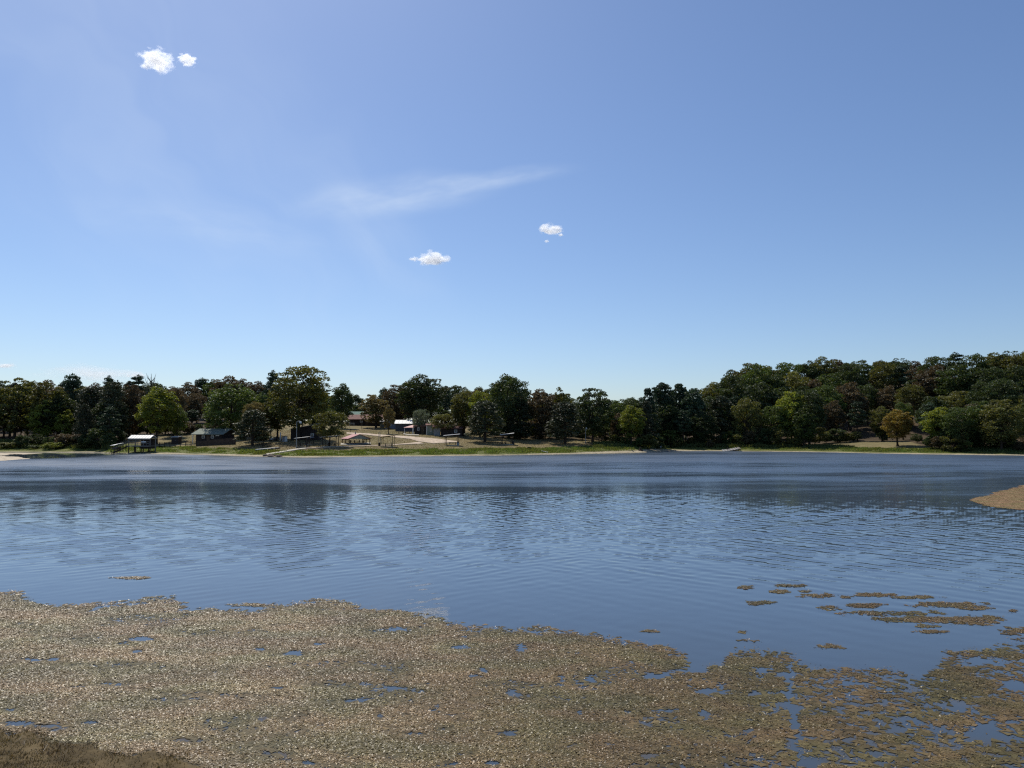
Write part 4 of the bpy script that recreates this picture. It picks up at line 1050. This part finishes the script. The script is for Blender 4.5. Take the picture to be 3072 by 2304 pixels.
MB().box(-.1, .9, -.36, .36, .35, .5).build('body', BLACK, t, .03); st_ = MB().box(.25, .7, -.24, .24, .5, .62).build('seat', BLACK, t, .03); MB().box(.66, .76, -.24, .24, .6, 1.05).build('seat_back', BLACK, st_, .03)
MB().tube((-.05, 0, .85), (.12, 0, 1.12), .02, n=5).build('steering_column', BLACK, t)
for x, r_ in ((-.75, .2), (.6, .28)):
    for y in (-.42, .42):
        wh = MB().tube((x, y - .09, r_), (x, y + .09, r_), r_, n=14).build('wheel', BLACK, t)

# car behind the cedar trunk
o = G(751, 1319.5); car = thing('parked_car', 'black sport utility car parked behind the spreading cedar trunk', 'car', o, R(4))
CARP = pmat('black_car_paint', (0.012, 0.012, 0.016), 0.18, 0.7, var=0.05)
TYRE = pmat('tyre_rubber', (0.02, 0.02, 0.02), 0.9, 0.2, var=0.1); RIM = pmat('alloy_rim', (0.45, 0.45, 0.46), 0.3, 0.6, metal=0.7, var=0.05)
prof = [(-2.35, .42), (-2.38, .72), (-2.28, .95), (-1.35, 1.08), (-0.72, 1.62), (-0.35, 1.72), (1.5, 1.70), (1.95, 1.60), (2.2, 1.12), (2.3, .95), (2.32, .42)]
V = []; Fc = []
for y, inset in ((-.92, 0), (-.80, 1), (.80, 1), (.92, 0)):
    for x, z in prof:
        tumble = 0.13 if z > 1.1 and inset == 0 else 0.0
        V.append((x * (0.985 if inset else 0.97), y + (tumble if y < 0 else -tumble), z))
n = len(prof)
for i in range(3):
    for k in range(n): Fc.append((i*n+k, i*n+(k+1) % n, (i+1)*n+(k+1) % n, (i+1)*n+k))
Fc.append(tuple(range(n - 1, -1, -1))); Fc.append(tuple(range(3*n, 4*n)))
mb = MB(); mb.v = V; mb.f = Fc
body = mb.build('body', CARP, car, .05)
for sgn in (-1, 1):
    y = sgn * .835
    for xa, xb, xt0, xt1 in ((-1.15, -.15, -.62, -.15), (-.05, .85, -.05, .85), (.95, 1.95, .95, 1.72)):
        q = [(xa, y + sgn * .03, 1.13), (xb, y + sgn * .03, 1.13), (xt1, y - sgn * .02, 1.57), (xt0, y - sgn * .02, 1.57)]
        w_ = MB(); w_.hexa([(p[0], p[1] - .012, p[2]) for p in q], [(p[0], p[1] + .012, p[2]) for p in q]); w_.build('side_window', GLASS, body)
    for x in (-1.45, 1.42):
        wh = MB().tube((x, sgn * .74, .35), (x, sgn * .94, .35), .36, n=20).build('wheel', TYRE, car); MB().tube((x, sgn * .9, .35), (x, sgn * .955, .35), .23, n=14).build('rim', RIM, wh)
    MB().box(-2.42, -2.26, sgn * .62 - .16, sgn * .62 + .16, .74, .9).build('headlight', WHITE, car, .02)
    MB().box(-.62, -.48, sgn * .98 - .1, sgn * .98 + .1, 1.1, 1.24).build('mirror', CARP, car, .02)
    MB().box(-.3, 1.5, sgn * .66 - .025, sgn * .66 + .025, 1.72, 1.78).build('roof_rail', RIM, car)
MB().box(-2.43, -2.3, -.45, .45, .66, .84).build('grille', RIM, car)

# planks, docks, stump, boats along the waterline
A, B_ = G(768, 1354), G(836, 1345.5)
t = thing('plank_dock', 'long white plank dock lying on the bank beside the concrete path', 'dock', A)
d_ = B_ - A
MB().slab([Vector((0, -.6, .42)), d_ + Vector((0, -.6, .25)), d_ + Vector((0, .6, .3)), Vector((0, .6, .47))], .12).build('deck', WHITE, t)
for f in (.05, .35, .65, .95):
    q = d_ * f; MB().box(q.x - .5, q.x + .5, q.y - .45, q.y + .45, q.z - .1, q.z + .28).build('float', DARKWOOD, t)
A, B_ = G(1625, 1356.5), G(1644, 1360)
t = thing('stranded_board', 'single pale board lying on the grass by the waterline', 'board', A); d_ = B_ - A
MB().slab([Vector((0, -.15, .32)), d_ + Vector((0, -.15, .25)), d_ + Vector((0, .15, .27)), Vector((0, .15, .34))], .06).build('plank', WHITE, t)
MB().tube(Vector((.2, 0, -.1)), Vector((.2, 0, .3)), .07, n=6).build('prop', GREYWOOD, t)
o = G(1921, 1352); t = thing('tree_stump', 'dark flared tree stump standing on the sand spit', 'stump', o)
MB().path([Vector((0, 0, -.3)), Vector((0, 0, .1)), Vector((.03, 0, .45)), Vector((.0, 0, .78))], [.62, .42, .27, .24], 11).build('bole', BARK, t)
for a in (0.3, 1.7, 2.9, 4.1, 5.4): MB().path([Vector((0, 0, .22)), Vector((math.cos(a) * .45, math.sin(a) * .45, .08)), Vector((math.cos(a) * .85, math.sin(a) * .85, -.12))], [.14, .11, .05], 6).build('root', BARK, t)
o = G(1897, 1355); t = thing('driftwood', 'pale leaning driftwood stick on the sand spit beside the stump', 'driftwood', o)
MB().path([Vector((.4, 0, -.05)), Vector((0, 0, .22)), Vector((-.45, .1, .55))], [.09, .08, .04], 7).build('branch', GREYWOOD, t); MB().tube((0, 0, .22), (.3, .1, .45), .05, .02, 6).build('twig', GREYWOOD, t)
def boat(px0, px1, basepy, label, mat, rz):
    o, L, m = place(px0, px1, basepy); t = thing('rowing_boat', label, 'boat', o, rz); L *= .5
    secs = []
    V = []; n = 7
    for i in range(8):
        f = i / 7; x = -L + 2 * L * f; wdt = .58 * (1 - max(0, f - .55) ** 2 * 3.6); hh = .42 + .16 * max(0, f - .5)
        for k in range(n):
            a = math.pi * k / (n - 1); V.append((x, -math.cos(a) * wdt, .05 + hh * math.sin(a) ** .6))
    F_ = [(i*n+k, i*n+k+1, (i+1)*n+k+1, (i+1)*n+k) for i in range(7) for k in range(n - 1)] + [tuple(range(n)), tuple(range(8*n-1, 7*n-1, -1))]
    mb = MB(); mb.v = V; mb.f = F_; h_ = mb.build('hull', mat, t, smooth_=True)
    for y in (-.2, .2): MB().box(-L * .9, L * .7, y - .025, y + .025, .4, .52).build('keel_strip', GREYWOOD, h_)
    MB().box(-L, L * .8, -.6, .6, -.12, .045).build('skid', DARKWOOD, t)
boat(1960, 1984, 1343, 'white upturned boat in the weeds behind the sand spit', WHITE, R(8))
# broken dock section
o, W, m = place(2168, 2220, 1352.5)
t = thing('broken_dock', 'tilted broken dock section with pale boards lying on the shore', 'dock', o)
rgd = random.Random(4)
for k in range(13):
    x = -W / 2 + W * k / 13; tz0 = .10 + .75 * (k / 13) ** 1.4
    a = rgd.uniform(-.10, .10)
    MB().hexa([(x, -1.0 + a, tz0 - .25), (x + W / 13 * .8, -1.0 + a, tz0 - .2), (x + W / 13 * .8, 1.0 + a, tz0 + .15), (x, 1.0 + a, tz0 + .1)], [(x, -1.0 + a, tz0 - .18), (x + W / 13 * .8, -1.0 + a, tz0 - .13), (x + W / 13 * .8, 1.0 + a, tz0 + .22), (x, 1.0 + a, tz0 + .17)]).build('board', (GREYSHED, GREYWOOD, GREYWOOD)[rgd.randint(0, 2)] if k < 11 else GREYWOOD, t)
for y in (-.8, .8): MB().tube((-W / 2, y, -.25 + .1 * y), (W / 2, y, .55 + .15 * y), .11, n=6).build('joist', DARKWOOD, t)
for x in (-W * .2, W * .3, W * .46): MB().tube((x, .6, -.5), (x + .1, .5, .9), .1, n=7).build('pile', DARKWOOD, t)
# rocks by the ramp
ROCK = pmat('brown_rock', (0.17, 0.13, 0.095), 0.9, 0.2, var=0.3, scale=4)
for k, (px, py) in enumerate([(797, 1368), (806, 1369), (814, 1369.5), (823, 1368), (831, 1369), (811, 1366.5), (838, 1370)]):
    o = G(px, py); rr0 = random.Random(k); mb = MB(); r_ = rr0.uniform(.28, .5)
    nseg, V, F_ = 8, [], []
    for i in range(4):
        for j in range(nseg):
            a = 6.283 * j / nseg; q = r_ * (1.0, 1.05, .75, .3)[i] * rr0.uniform(.8, 1.2); V.append((math.cos(a) * q * 1.2, math.sin(a) * q, (-.1, .12, .3, .42)[i] * r_ * 2))
    F_ = [(i*nseg+j, i*nseg+(j+1) % nseg, (i+1)*nseg+(j+1) % nseg, (i+1)*nseg+j) for i in range(3) for j in range(nseg)] + [tuple(range(3*nseg, 4*nseg))]
    mb.v = V; mb.f = F_; ro = mb.build('rock', ROCK); ro.location = o; tag(ro, 'brown rock at the water end of the concrete path', 'rock', 'rocks at the end of the concrete path')

# ------------------------------------------------------------------ tall weeds and grass on the far bank
def grass_mesh(name, x, y, hgt, wid, tint, rng, mats, z=None, lean=0.35):
    n = len(x); z = tz(x, y) if z is None else z
    a = rng.uniform(0, 6.283, n); ux, uy = np.cos(a) * wid, np.sin(a) * wid
    lx, ly = rng.normal(size=n) * hgt * lean, rng.normal(size=n) * hgt * lean
    V = np.stack([np.stack([x - ux, y - uy, z - 0.05], -1), np.stack([x + ux, y + uy, z - 0.05], -1), np.stack([x + lx + ux * .3, y + ly + uy * .3, z + hgt], -1), np.stack([x + lx - ux * .3, y + ly - uy * .3, z + hgt], -1)], 1).reshape(-1, 3)
    me = mesh_np(name, V, np.arange(4 * n).reshape(n, 4), {'tint': ('FACE', 'FLOAT', np.clip(tint, 0, 1))})
    me.materials.append(mats); o = bpy.data.objects.new(name, me); COL.objects.link(o); return o
LM['grass'] = leafmat('grass_lush', (0.138, 0.160, 0.046), (1.15, 1.1, 0.5), tw=0.42, hue=0.13)
LM['weed'] = leafmat('tall_weeds', (0.115, 0.140, 0.048), (1.15, 1.05, 0.55), tw=0.42, hue=0.07)
LM['lawn'] = leafmat('dry_lawn_grass', (0.22, 0.17, 0.085), (1.1, 1.0, 0.6), tw=0.3, hue=0.05)
rng = np.random.RandomState(12)
def band(npts, p0, p1, s0, s1):
    px = rng.uniform(p0, p1, npts); a = (px - CX) / FPX; yf = yfar(a)
    s = rng.uniform(0, 1, npts); return px, a, yf, s
px, a, yf, u = band(70000, -120, 3200, 0, 1)
lo = np.interp(px, [0, 330, 800, 1000, 1700, 1900, 1960, 2000, 2200, 3072], [4.5, 4.0, 3.2, 2.6, 3.0, 5.0, 9.0, 5.0, 3.2, 3.4])
hi = np.interp(px, [0, 340, 600, 700, 860, 1000, 1400, 1700, 1900, 2100, 2300, 2600, 2750, 3072], [24, 24, 14, 14, 12, 12, 14, 15, 20, 22, 19, 12, 12, 20])
Y = yf + lo + (hi - lo) * u; x = a * Y
cl_ = fbm(x / 2.2, Y / 2.2, 2); keep = rng.rand(len(x)) < np.clip((cl_ - 0.25) * 2.4, 0.05, 1)
hh = (0.16 + 0.55 * np.clip(cl_ - 0.3, 0, 1)) * rng.uniform(0.6, 1.3, len(x)) * np.clip(u * 4, 0.35, 1)
x, Y, hh, cl_ = x[keep], Y[keep], hh[keep], cl_[keep]
g_ = grass_mesh('bank_grass', x, Y, hh, 0.10, 0.35 + 0.5 * fbm(x / 5, Y / 5, 2) + rng.normal(size=len(x)) * 0.15, rng, LM['grass'])
tag(g_, 'lush green grass along the far waterline', kind='stuff')
# taller weeds in front of the woods
P0 = []
for p0, p1, s0, s1, n, hm in [(-120, 345, 9, 24, 17000, 1.25), (1780, 1960, 12, 26, 5000, 0.9), (1930, 2380, 8, 20, 17000, 1.15), (2380, 2560, 9, 15, 3500, 0.7), (2860, 3200, 7, 14, 9000, 0.9)]:
    px = rng.uniform(p0, p1, n); a = (px - CX) / FPX; Y = yfar(a) + rng.uniform(s0, s1, n); x = a * Y
    c_ = fbm(x / 3, Y / 3, 2); P0.append((x, Y, hm * (0.35 + 1.0 * np.clip(c_ - 0.2, 0, 1)) * rng.uniform(0.6, 1.25, n)))
x, Y, hh = (np.concatenate(v) for v in zip(*P0))
g_ = grass_mesh('tall_weeds', x, Y, hh, 0.09, 0.3 + 0.5 * fbm(x / 4, Y / 4, 2) + rng.normal(size=len(x)) * 0.15, rng, LM['weed'], lean=0.25)
tag(g_, 'tall weeds between the far waterline and the woods', kind='stuff')
# short dry lawn
px = rng.uniform(560, 1980, 60000); a = (px - CX) / FPX; Y = yfar(a) + rng.uniform(11, 75, len(px)); x = a * Y
g_ = grass_mesh('lawn_grass', x, Y, rng.uniform(0.03, 0.10, len(x)), 0.10, 0.3 + 0.5 * fbm(x / 6, Y / 6, 2), rng, LM['lawn'], lean=0.8)
tag(g_, 'short dry grass of the picnic lawn', kind='stuff')
# single leafy bushes on the bank
for px, py, hpx, wpx, mt, lab in [(158, 1348, 20, 62, 'bright', 'bright green bush at the waterline below the white boat canopy'), (305, 1345, 24, 50, 'dark', 'dark bush between white boat canopy and boathouse gangway'), (250, 1346, 18, 60, 'olive', 'olive bush between white boat canopy and dark bush'),
                                  (1842, 1336, 12, 40, 'green', 'green bush at the foot of the trees behind the sand spit'), (1965, 1338, 12, 62, 'bright', 'low bright bush behind the upturned boat'), (1588, 1348, 8, 18, 'dark', 'little dark weed clump on the lawn bank before the shelter'),
                                  (30, 1346, 18, 70, 'olive', 'olive weedy bush beside the mud flat'), (100, 1347, 12, 40, 'green', 'small green bush beside the mud flat'), (790, 1330, 36, 60, 'tan', 'sunlit tawny bush behind the parked black car')]:
    b_ = G(px, py); tree('shrub%d' % (px % 3), mt, b_, hpx * b_.y / FPX, wpx * b_.y / FPX, 'shrub', lab, 'bush')

# ------------------------------------------------------------------ floating weed on the near water
def rmat(name, c0, c1, c2, rough=0.35, spec=0.5):
    m = bpy.data.materials.new(name); m.use_nodes = True; t = m.node_tree; b = t.nodes['Principled BSDF']
    at = N(t, 'ShaderNodeAttribute'); at.attribute_name = 'tint'
    rp = N(t, 'ShaderNodeValToRGB'); e = rp.color_ramp.elements
    e[0].position = 0.0; e[0].color = (*c0, 1); e[1].position = 1.0; e[1].color = (*c2, 1); q = rp.color_ramp.elements.new(0.5); q.color = (*c1, 1)
    co = N(t, 'ShaderNodeTexCoord').outputs['Object']
    pt = mixc(t, smooth(t, noise(t, mapped(t, co, 8, 0.55, 1.0), 1.0, 4, 0.6), 0.35, 0.65), (1.14, 0.98, 0.84), (0.84, 0.89, 0.64))      # tan and greener patches of weed
    t.links.new(at.outputs['Fac'], rp.inputs[0]); t.links.new(mixc(t, 1.0, rp.outputs[0], pt, 'MULTIPLY'), b.inputs['Base Color'])
    b.inputs['Roughness'].default_value = rough; b.inputs['Specular IOR Level'].default_value = spec
    return m
PAD = rmat('floating_leaf', (0.060, 0.046, 0.019), (0.185, 0.135, 0.064), (0.46, 0.365, 0.20), 0.42, 0.25)
STRAND = rmat('submerged_strand', (0.05, 0.042, 0.02), (0.105, 0.082, 0.042), (0.18, 0.14, 0.075), 0.6, 0.15)
DRIFT = rmat('drifting_scum', (0.20, 0.145, 0.095), (0.25, 0.180, 0.120), (0.31, 0.23, 0.155), 0.8, 0.05)
EDGE = np.array([(-400, 1785), (0, 1790), (60, 1786), (98, 1800), (108, 1822), (200, 1824), (400, 1813), (470, 1796), (520, 1798), (560, 1830), (640, 1833), (760, 1836), (850, 1813), (1000, 1800), (1080, 1824), (1200, 1842), (1310, 1856), (1340, 1874), (1450, 1882), (1560, 1892), (1640, 1893), (1700, 1898), (1800, 1915), (1900, 1935), (2000, 1946), (2050, 1966), (2070, 1990), (2170, 1985), (2190, 1948), (2260, 1936), (2370, 1945), (2400, 1975), (2460, 2000), (2560, 2000), (2700, 2020), (2770, 2045), (2815, 1985), (2840, 1950), (3000, 1930), (3072, 1925), (3500, 1915)], float)
ISL = [(2490, 1822, 38, 8), (2590, 1817, 62, 7), (2620, 1840, 105, 8), (2740, 1838, 90, 7), (2790, 1858, 165, 9), (2920, 1860, 85, 15), (2850, 1815, 112, 9), (2930, 1825, 55, 6), (2282, 1810, 50, 7), (2240, 1763, 22, 6), (2340, 1775, 24, 5), (2372, 1757, 46, 5), (2450, 1787, 62, 6), (2415, 1775, 16, 4), (2540, 1792, 16, 4), (2640, 1785, 75, 5), (2750, 1792, 80, 5), (2795, 1894, 58, 6), (2780, 1878, 30, 6), (3045, 1892, 45, 12), (3035, 1835, 18, 5), (392, 1733, 56, 4), (760, 1815, 70, 5), (1960, 1894, 30, 4), (2480, 1940, 45, 7), (2240, 1920, 25, 5), (2230, 1895, 14, 4)]
HOLES = [(430, 1918, 48, 8), (370, 1932, 25, 5), (410, 1955, 22, 6), (100, 1980, 40, 6), (165, 1978, 18, 8), (50, 2170, 75, 12), (150, 2180, 70, 14), (270, 2168, 45, 9), (30, 2130, 30, 8), (560, 2220, 75, 9), (330, 2052, 35, 6), (880, 1960, 36, 10), (780, 1948, 28, 7), (955, 1932, 60, 6), (1380, 1942, 48, 10), (1560, 1945, 24, 16), (820, 2000, 45, 4), (1190, 1888, 30, 10), (1020, 2104, 60, 7), (1090, 2098, 20, 12), (1180, 2065, 70, 6), (1300, 2052, 60, 5), (1420, 2030, 40, 9), (1450, 2012, 25, 10), (1135, 2150, 14, 20), (1165, 2188, 16, 14), (1240, 2202, 60, 6), (1330, 2186, 35, 7), (1390, 2162, 38, 6), (1270, 2075, 22, 6), (830, 2065, 30, 5), (930, 2290, 50, 10), (820, 2262, 50, 8), (1350, 2295, 45, 10), (1480, 2290, 40, 9), (1400, 2262, 35, 8), (1530, 2200, 40, 12), (1545, 2080, 35, 10),
         (1680, 2030, 22, 7), (1770, 2040, 25, 8), (1880, 2135, 45, 6), (1990, 2130, 60, 7), (2110, 2145, 32, 18), (1740, 2137, 15, 10), (1950, 2270, 45, 10), (1720, 2238, 60, 7), (1830, 2233, 30, 6), (2010, 2240, 40, 9), (1970, 2030, 45, 12), (2080, 2010, 55, 14), (2130, 2075, 60, 14), (2370, 2020, 22, 30), (2365, 2080, 20, 40), (2385, 2150, 24, 45), (2390, 2230, 30, 45), (2420, 2295, 45, 30), (2500, 2190, 24, 9), (2560, 2050, 45, 7), (2680, 2190, 45, 10), (2720, 2160, 55, 9), (2880, 2120, 50, 12), (2950, 2190, 65, 26), (2960, 2215, 80, 14), (2240, 2190, 30, 9), (2290, 2010, 35, 10), (2260, 2085, 20, 7), (2640, 2110, 20, 5), (2950, 1985, 75, 16), (3040, 2060, 50, 18), (2560, 2115, 25, 5)]
def mat_density(x, y):
    u, v = proj(x, y, np.zeros_like(x))
    j = fbm(x * 1.3, y * 1.3, 3) - 0.5; j2 = fbm(x * 4.5 + 7, y * 4.5, 2) - 0.5
    d = v - np.interp(u, EDGE[:, 0], EDGE[:, 1]) + 26 * j + 22 * j2
    den = sst(d, -14, 36)
    left = np.interp(u, [0, 1000, 1500, 2000, 2300, 3072], [1.0, 0.92, 0.78, 0.54, 0.42, 0.34])
    thin = sst(fbm(x * 0.8 + 3, y * 1.6 + 11, 3) + 0.35 * j2, 0.66 - 0.42 * left, 0.80 - 0.36 * left)
    den = den * left * (0.12 + 0.88 * thin)
    hole = np.ones_like(x)
    for cx_, cy_, rx_, ry_ in HOLES:
        q = ((u - cx_) / rx_) ** 2 + ((v - cy_) / ry_) ** 2 + 1.1 * j2 + 0.6 * j
        hole = hole * sst(q, 0.15, 1.7)
    den = den * hole
    isl = np.zeros_like(x)
    for cx_, cy_, rx_, ry_ in ISL:
        q = ((u - cx_) / rx_) ** 2 + ((v - cy_) / ry_) ** 2 + 2.2 * j2 + 1.2 * j
        isl = np.maximum(isl, 1 - sst(q, 0.1, 1.3))
    return np.maximum(den, isl * 0.34), u, v, hole
def floaters(name, label, x, y, size, tint, rng, mat, tilt, zl):
    n = len(x); a = rng.uniform(0, 6.283, n)
    sz = size * rng.uniform(0.6, 1.4, n)
    tx, ty = rng.normal(size=n) * tilt, rng.normal(size=n) * tilt
    z = zl * rng.uniform(0.3, 1.0, n) + 0.004
    dx, dy = np.cos(a) * sz * .5, np.sin(a) * sz * .5
    ex, ey = -np.sin(a) * sz * .3, np.cos(a) * sz * .3
    zz = lambda ax, ay: z + ax * tx + ay * ty
    V = np.stack([np.stack([x - dx + ex, y - dy + ey, zz(-dx + ex, -dy + ey)], -1), np.stack([x - dx - ex, y - dy - ey, zz(-dx - ex, -dy - ey)], -1), np.stack([x + dx, y + dy, zz(dx, dy)], -1)], 1).reshape(-1, 3)
    V[:, 2] = np.maximum(V[:, 2], 0.002)
    me = mesh_np(name, V, np.arange(3 * n).reshape(n, 3), {'tint': ('FACE', 'FLOAT', np.clip(tint, 0, 1))})
    me.materials.append(mat); o = bpy.data.objects.new(name, me); COL.objects.link(o)
    return tag(o, label, kind='stuff')
rng = np.random.RandomState(77)
ncand = 2200000
y = np.sqrt(rng.uniform(10.2 ** 2, 26.5 ** 2, ncand)); x = rng.uniform(-0.78, 0.78, ncand) * y
den, u, v, hole = mat_density(x, y)
land = y < ynear(x)
ok = (rng.rand(ncand) < den * np.clip(0.45 + y / 45, 0, 1)) & ~land
bright_ = fbm(x * 0.7 + 20, y * 1.2, 3)
tint = 0.42 + 0.5 * (bright_ - 0.5) + rng.normal(size=ncand) * 0.14 + np.where(rng.rand(ncand) < 0.10, 0.3, 0) + 0.10 - 0.22 * sst(u, 500, 2400)  # sun glint on the left put into leaf colour; half-submerged right side darker
w_ = wz_ = None
xx_, yy_ = x[ok], y[ok]
floaters('floating_weed', 'mat of floating pale tan pondweed leaves on the near water', xx_, yy_, 0.034 * (0.75 + yy_ / 60), tint[ok], rng, PAD, 0.22, 0.012)
ncand = 260000
y = np.sqrt(rng.uniform(10.2 ** 2, 26.5 ** 2, ncand)); x = rng.uniform(-0.78, 0.78, ncand) * y
den, u, v, hole = mat_density(x, y)
ok = (rng.rand(ncand) < den * 1.2 + 0.12 * hole * sst(v - np.interp(u, EDGE[:, 0], EDGE[:, 1]), 0, 40)) & ~(y < ynear(x))
floaters('weed_strand', 'brown tangled weed strands lying at the water surface', x[ok], y[ok], 0.17, 0.4 + 0.5 * (fbm(x[ok] * .9, y[ok] * .9, 2) - .5) + rng.normal(size=ok.sum()) * .2, rng, STRAND, 0.02, 0.004)
# weed lying just under the surface, seen through the water (an attribute of the lake sheet)
wx_, wy_ = WGRID; near_ = (wy_ < 29) & (np.abs(wx_) < 30)
wd = np.zeros(wx_.shape); d_, u_, v_, h_ = mat_density(wx_[near_], wy_[near_])
under = sst(v_ - np.interp(u_, EDGE[:, 0], EDGE[:, 1]) + 40 * (fbm(wx_[near_] * 1.1, wy_[near_] * 1.1, 3) - 0.5), -10, 45)
wd[near_] = np.clip(1.3 * d_ + 0.45 * h_ * under * sst(fbm(wx_[near_] * .9 + 5, wy_[near_] * 1.5, 3), 0.32, 0.62), 0, 1)
wa = wme.attributes.new('weed', 'FLOAT', 'POINT'); wa.data.foreach_set('value', wd.ravel().astype(np.float32))
# drifting mat farther out by the right-hand shore
n = 150000
y = rng.uniform(44, 68, n); x = rng.uniform(0.60, 0.85, n) * y
u, v = proj(x, y, np.zeros(n))
e_l = np.interp(v, [1450, 1462, 1475, 1490, 1503, 1512, 1521, 1532], [3110, 3050, 2995, 2950, 2912, 2938, 2975, 3090])
ok = (u > e_l + 26 * (fbm(x * .9, y * .9, 3) - .5) * 2)
floaters('drifting_weed', 'tan drifting mat of floating weed farther out on the lake', x[ok], y[ok], 0.16, 0.62 + 0.3 * (fbm(x[ok], y[ok], 2) - .5) + rng.normal(size=ok.sum()) * .06, rng, DRIFT, 0.03, 0.02)

# near bank: dry grass and litter at the foot of the slope
LM['dry'] = leafmat('dry_bank_grass', (0.15, 0.112, 0.052), (1.1, 1.0, 0.6), tw=0.25, hue=0.05)
n = 60000
x = rng.uniform(-12, -1.5, n); y = rng.uniform(9.0, 13.5, n)
ins = ynear(x) - y
cl_ = fbm(x * 2.2, y * 2.2, 3)
ok = (ins > -0.12) & (ins < 3.0) & (rng.rand(n) < np.clip((cl_ - 0.3) * 3, 0.06, 1))
x, y, cl_ = x[ok], y[ok], cl_[ok]
g_ = grass_mesh('dry_grass', x, y, (0.008 + 0.03 * cl_) * rng.uniform(0.4, 1.5, len(x)), 0.010, 0.25 + 0.6 * fbm(x * 1.5, y * 1.5, 2) + rng.normal(size=len(x)) * .2, rng, LM['dry'], z=np.maximum(tz(x, y), 0.0), lean=2.2)
tag(g_, 'matted dry brown grass on the near bank', kind='stuff')

# ------------------------------------------------------------------ clouds
def cloud_mat(name, seed, dens, flat_base=0.35, nscale=2.2, thr=0.42, soft=0.25):
    m = bpy.data.materials.new(name); m.use_nodes = True; t = m.node_tree; t.nodes.clear()
    out = N(t, 'ShaderNodeOutputMaterial'); pv_ = N(t, 'ShaderNodeVolumePrincipled')
    pv_.inputs['Color'].default_value = (1, 1, 1, 1); pv_.inputs['Anisotropy'].default_value = 0.55
    co = N(t, 'ShaderNodeTexCoord').outputs['Object']
    off = vmath(t, 'ADD', co, (seed * 3.7, seed * 1.3, seed * 7.1)).outputs[0]
    n1_ = noise(t, off, nscale, 3, 0.55)
    ln = vmath(t, 'LENGTH', co).outputs['Value']
    sp = N(t, 'ShaderNodeSeparateXYZ'); t.links.new(co, sp.inputs[0])
    basecut = smooth(t, mathn(t, 'ADD', sp.outputs[2], mathn(t, 'MULTIPLY', mathn(t, 'SUBTRACT', n1_, 0.5), 0.5)), -flat_base - 0.18, -flat_base + 0.06)
    shape = mathn(t, 'SUBTRACT', mathn(t, 'MULTIPLY_ADD', mathn(t, 'SUBTRACT', n1_, 0.5), 2.2, 1.0), ln)
    d = smooth(t, shape, thr, thr + soft)
    d = mathn(t, 'MULTIPLY', mathn(t, 'MULTIPLY', d, basecut), dens)
    t.links.new(d, pv_.inputs['Density']); t.links.new(pv_.outputs[0], out.inputs['Volume'])
    return m
def cloud(px, py, wpx, hpx, alt, label, seed, dens, depth=0.6, **kw):
    d = pdir(px, py).normalized(); dist = (alt - EYE) / d.z; c = Vector((0, 0, EYE)) + d * dist
    w = wpx / FPX * dist * 0.5; h = hpx / FPX * dist * 0.5
    bm_v, bm_f = [], []
    n, k = 16, 9
    for i in range(k + 1):
        a = math.pi * i / k
        for j in range(n): bq = 6.28318 * j / n; bm_v.append((math.sin(a) * math.cos(bq), math.sin(a) * math.sin(bq), math.cos(a)))
    for i in range(k):
        for j in range(n): bm_f.append((i*n+j, (i+1)*n+j, (i+1)*n+(j+1) % n, i*n+(j+1) % n))
    me = bpy.data.meshes.new('cloud'); me.from_pydata(bm_v, [], bm_f); me.materials.append(cloud_mat('cloud_vapour', seed, dens / w, **kw))
    o = bpy.data.objects.new('cloud', me); COL.objects.link(o); o.location = c; o.scale = (w, w * depth, h)
    o.rotation_euler = (0, 0, math.atan2(-d.x, d.y))
    tag(o, label, 'cloud')
cloud(470, 180, 105, 72, 1250, 'biggest ragged white cloud high over the cove', 1, 4.0, flat_base=0.7, nscale=1.9, thr=0.22, soft=0.55)
cloud(478, 205, 70, 22, 1250, 'thin ragged shred under the biggest ragged cloud', 6, 2.5, flat_base=0.8, nscale=2.4, thr=0.35, soft=0.5)
cloud(562, 181, 62, 50, 1250, 'small forked wisp of cloud beside the biggest ragged cloud', 5, 4.0, flat_base=0.8, nscale=2.2, thr=0.36, soft=0.45)
cloud(1300, 780, 112, 62, 1250, 'domed white cloud above the hilltop tree line', 3, 4.2, flat_base=0.30, nscale=1.7, thr=0.22, soft=0.4)
cloud(1243, 777, 40, 20, 1250, 'thin wisp touching the domed white cloud', 9, 2.5, flat_base=0.6, nscale=2.0, thr=0.3, soft=0.5)
cloud(1653, 690, 80, 46, 1250, 'smallest domed white cloud above the dark oaks', 3.3, 4.2, flat_base=0.30, nscale=1.6, thr=0.2, soft=0.4)
cloud(1682, 705, 18, 14, 1250, 'tiny scrap beside the smallest domed cloud', 12, 3.5, flat_base=0.6, nscale=1.8, thr=0.25, soft=0.5)
cloud(1640, 724, 20, 12, 1250, 'tiny faint scrap under the smallest domed cloud', 15, 2.0, flat_base=0.6, nscale=1.8, thr=0.25, soft=0.5)
cloud(270, 1120, 300, 66, 1300, 'pale flat cloud bank low over the umbrella pine', 11, 1.3, flat_base=0.5, nscale=1.8, thr=0.25, soft=0.5)
cloud(18, 1098, 56, 20, 1300, 'faint low cloud over the olive trees by the mud flat', 14, 2.5, flat_base=0.4, nscale=1.6, thr=0.2, soft=0.5)
cloud(412, 1126, 80, 24, 1300, 'faint low cloud behind the bare dead tree', 17, 2.0, flat_base=0.4, nscale=1.6, thr=0.2, soft=0.5)
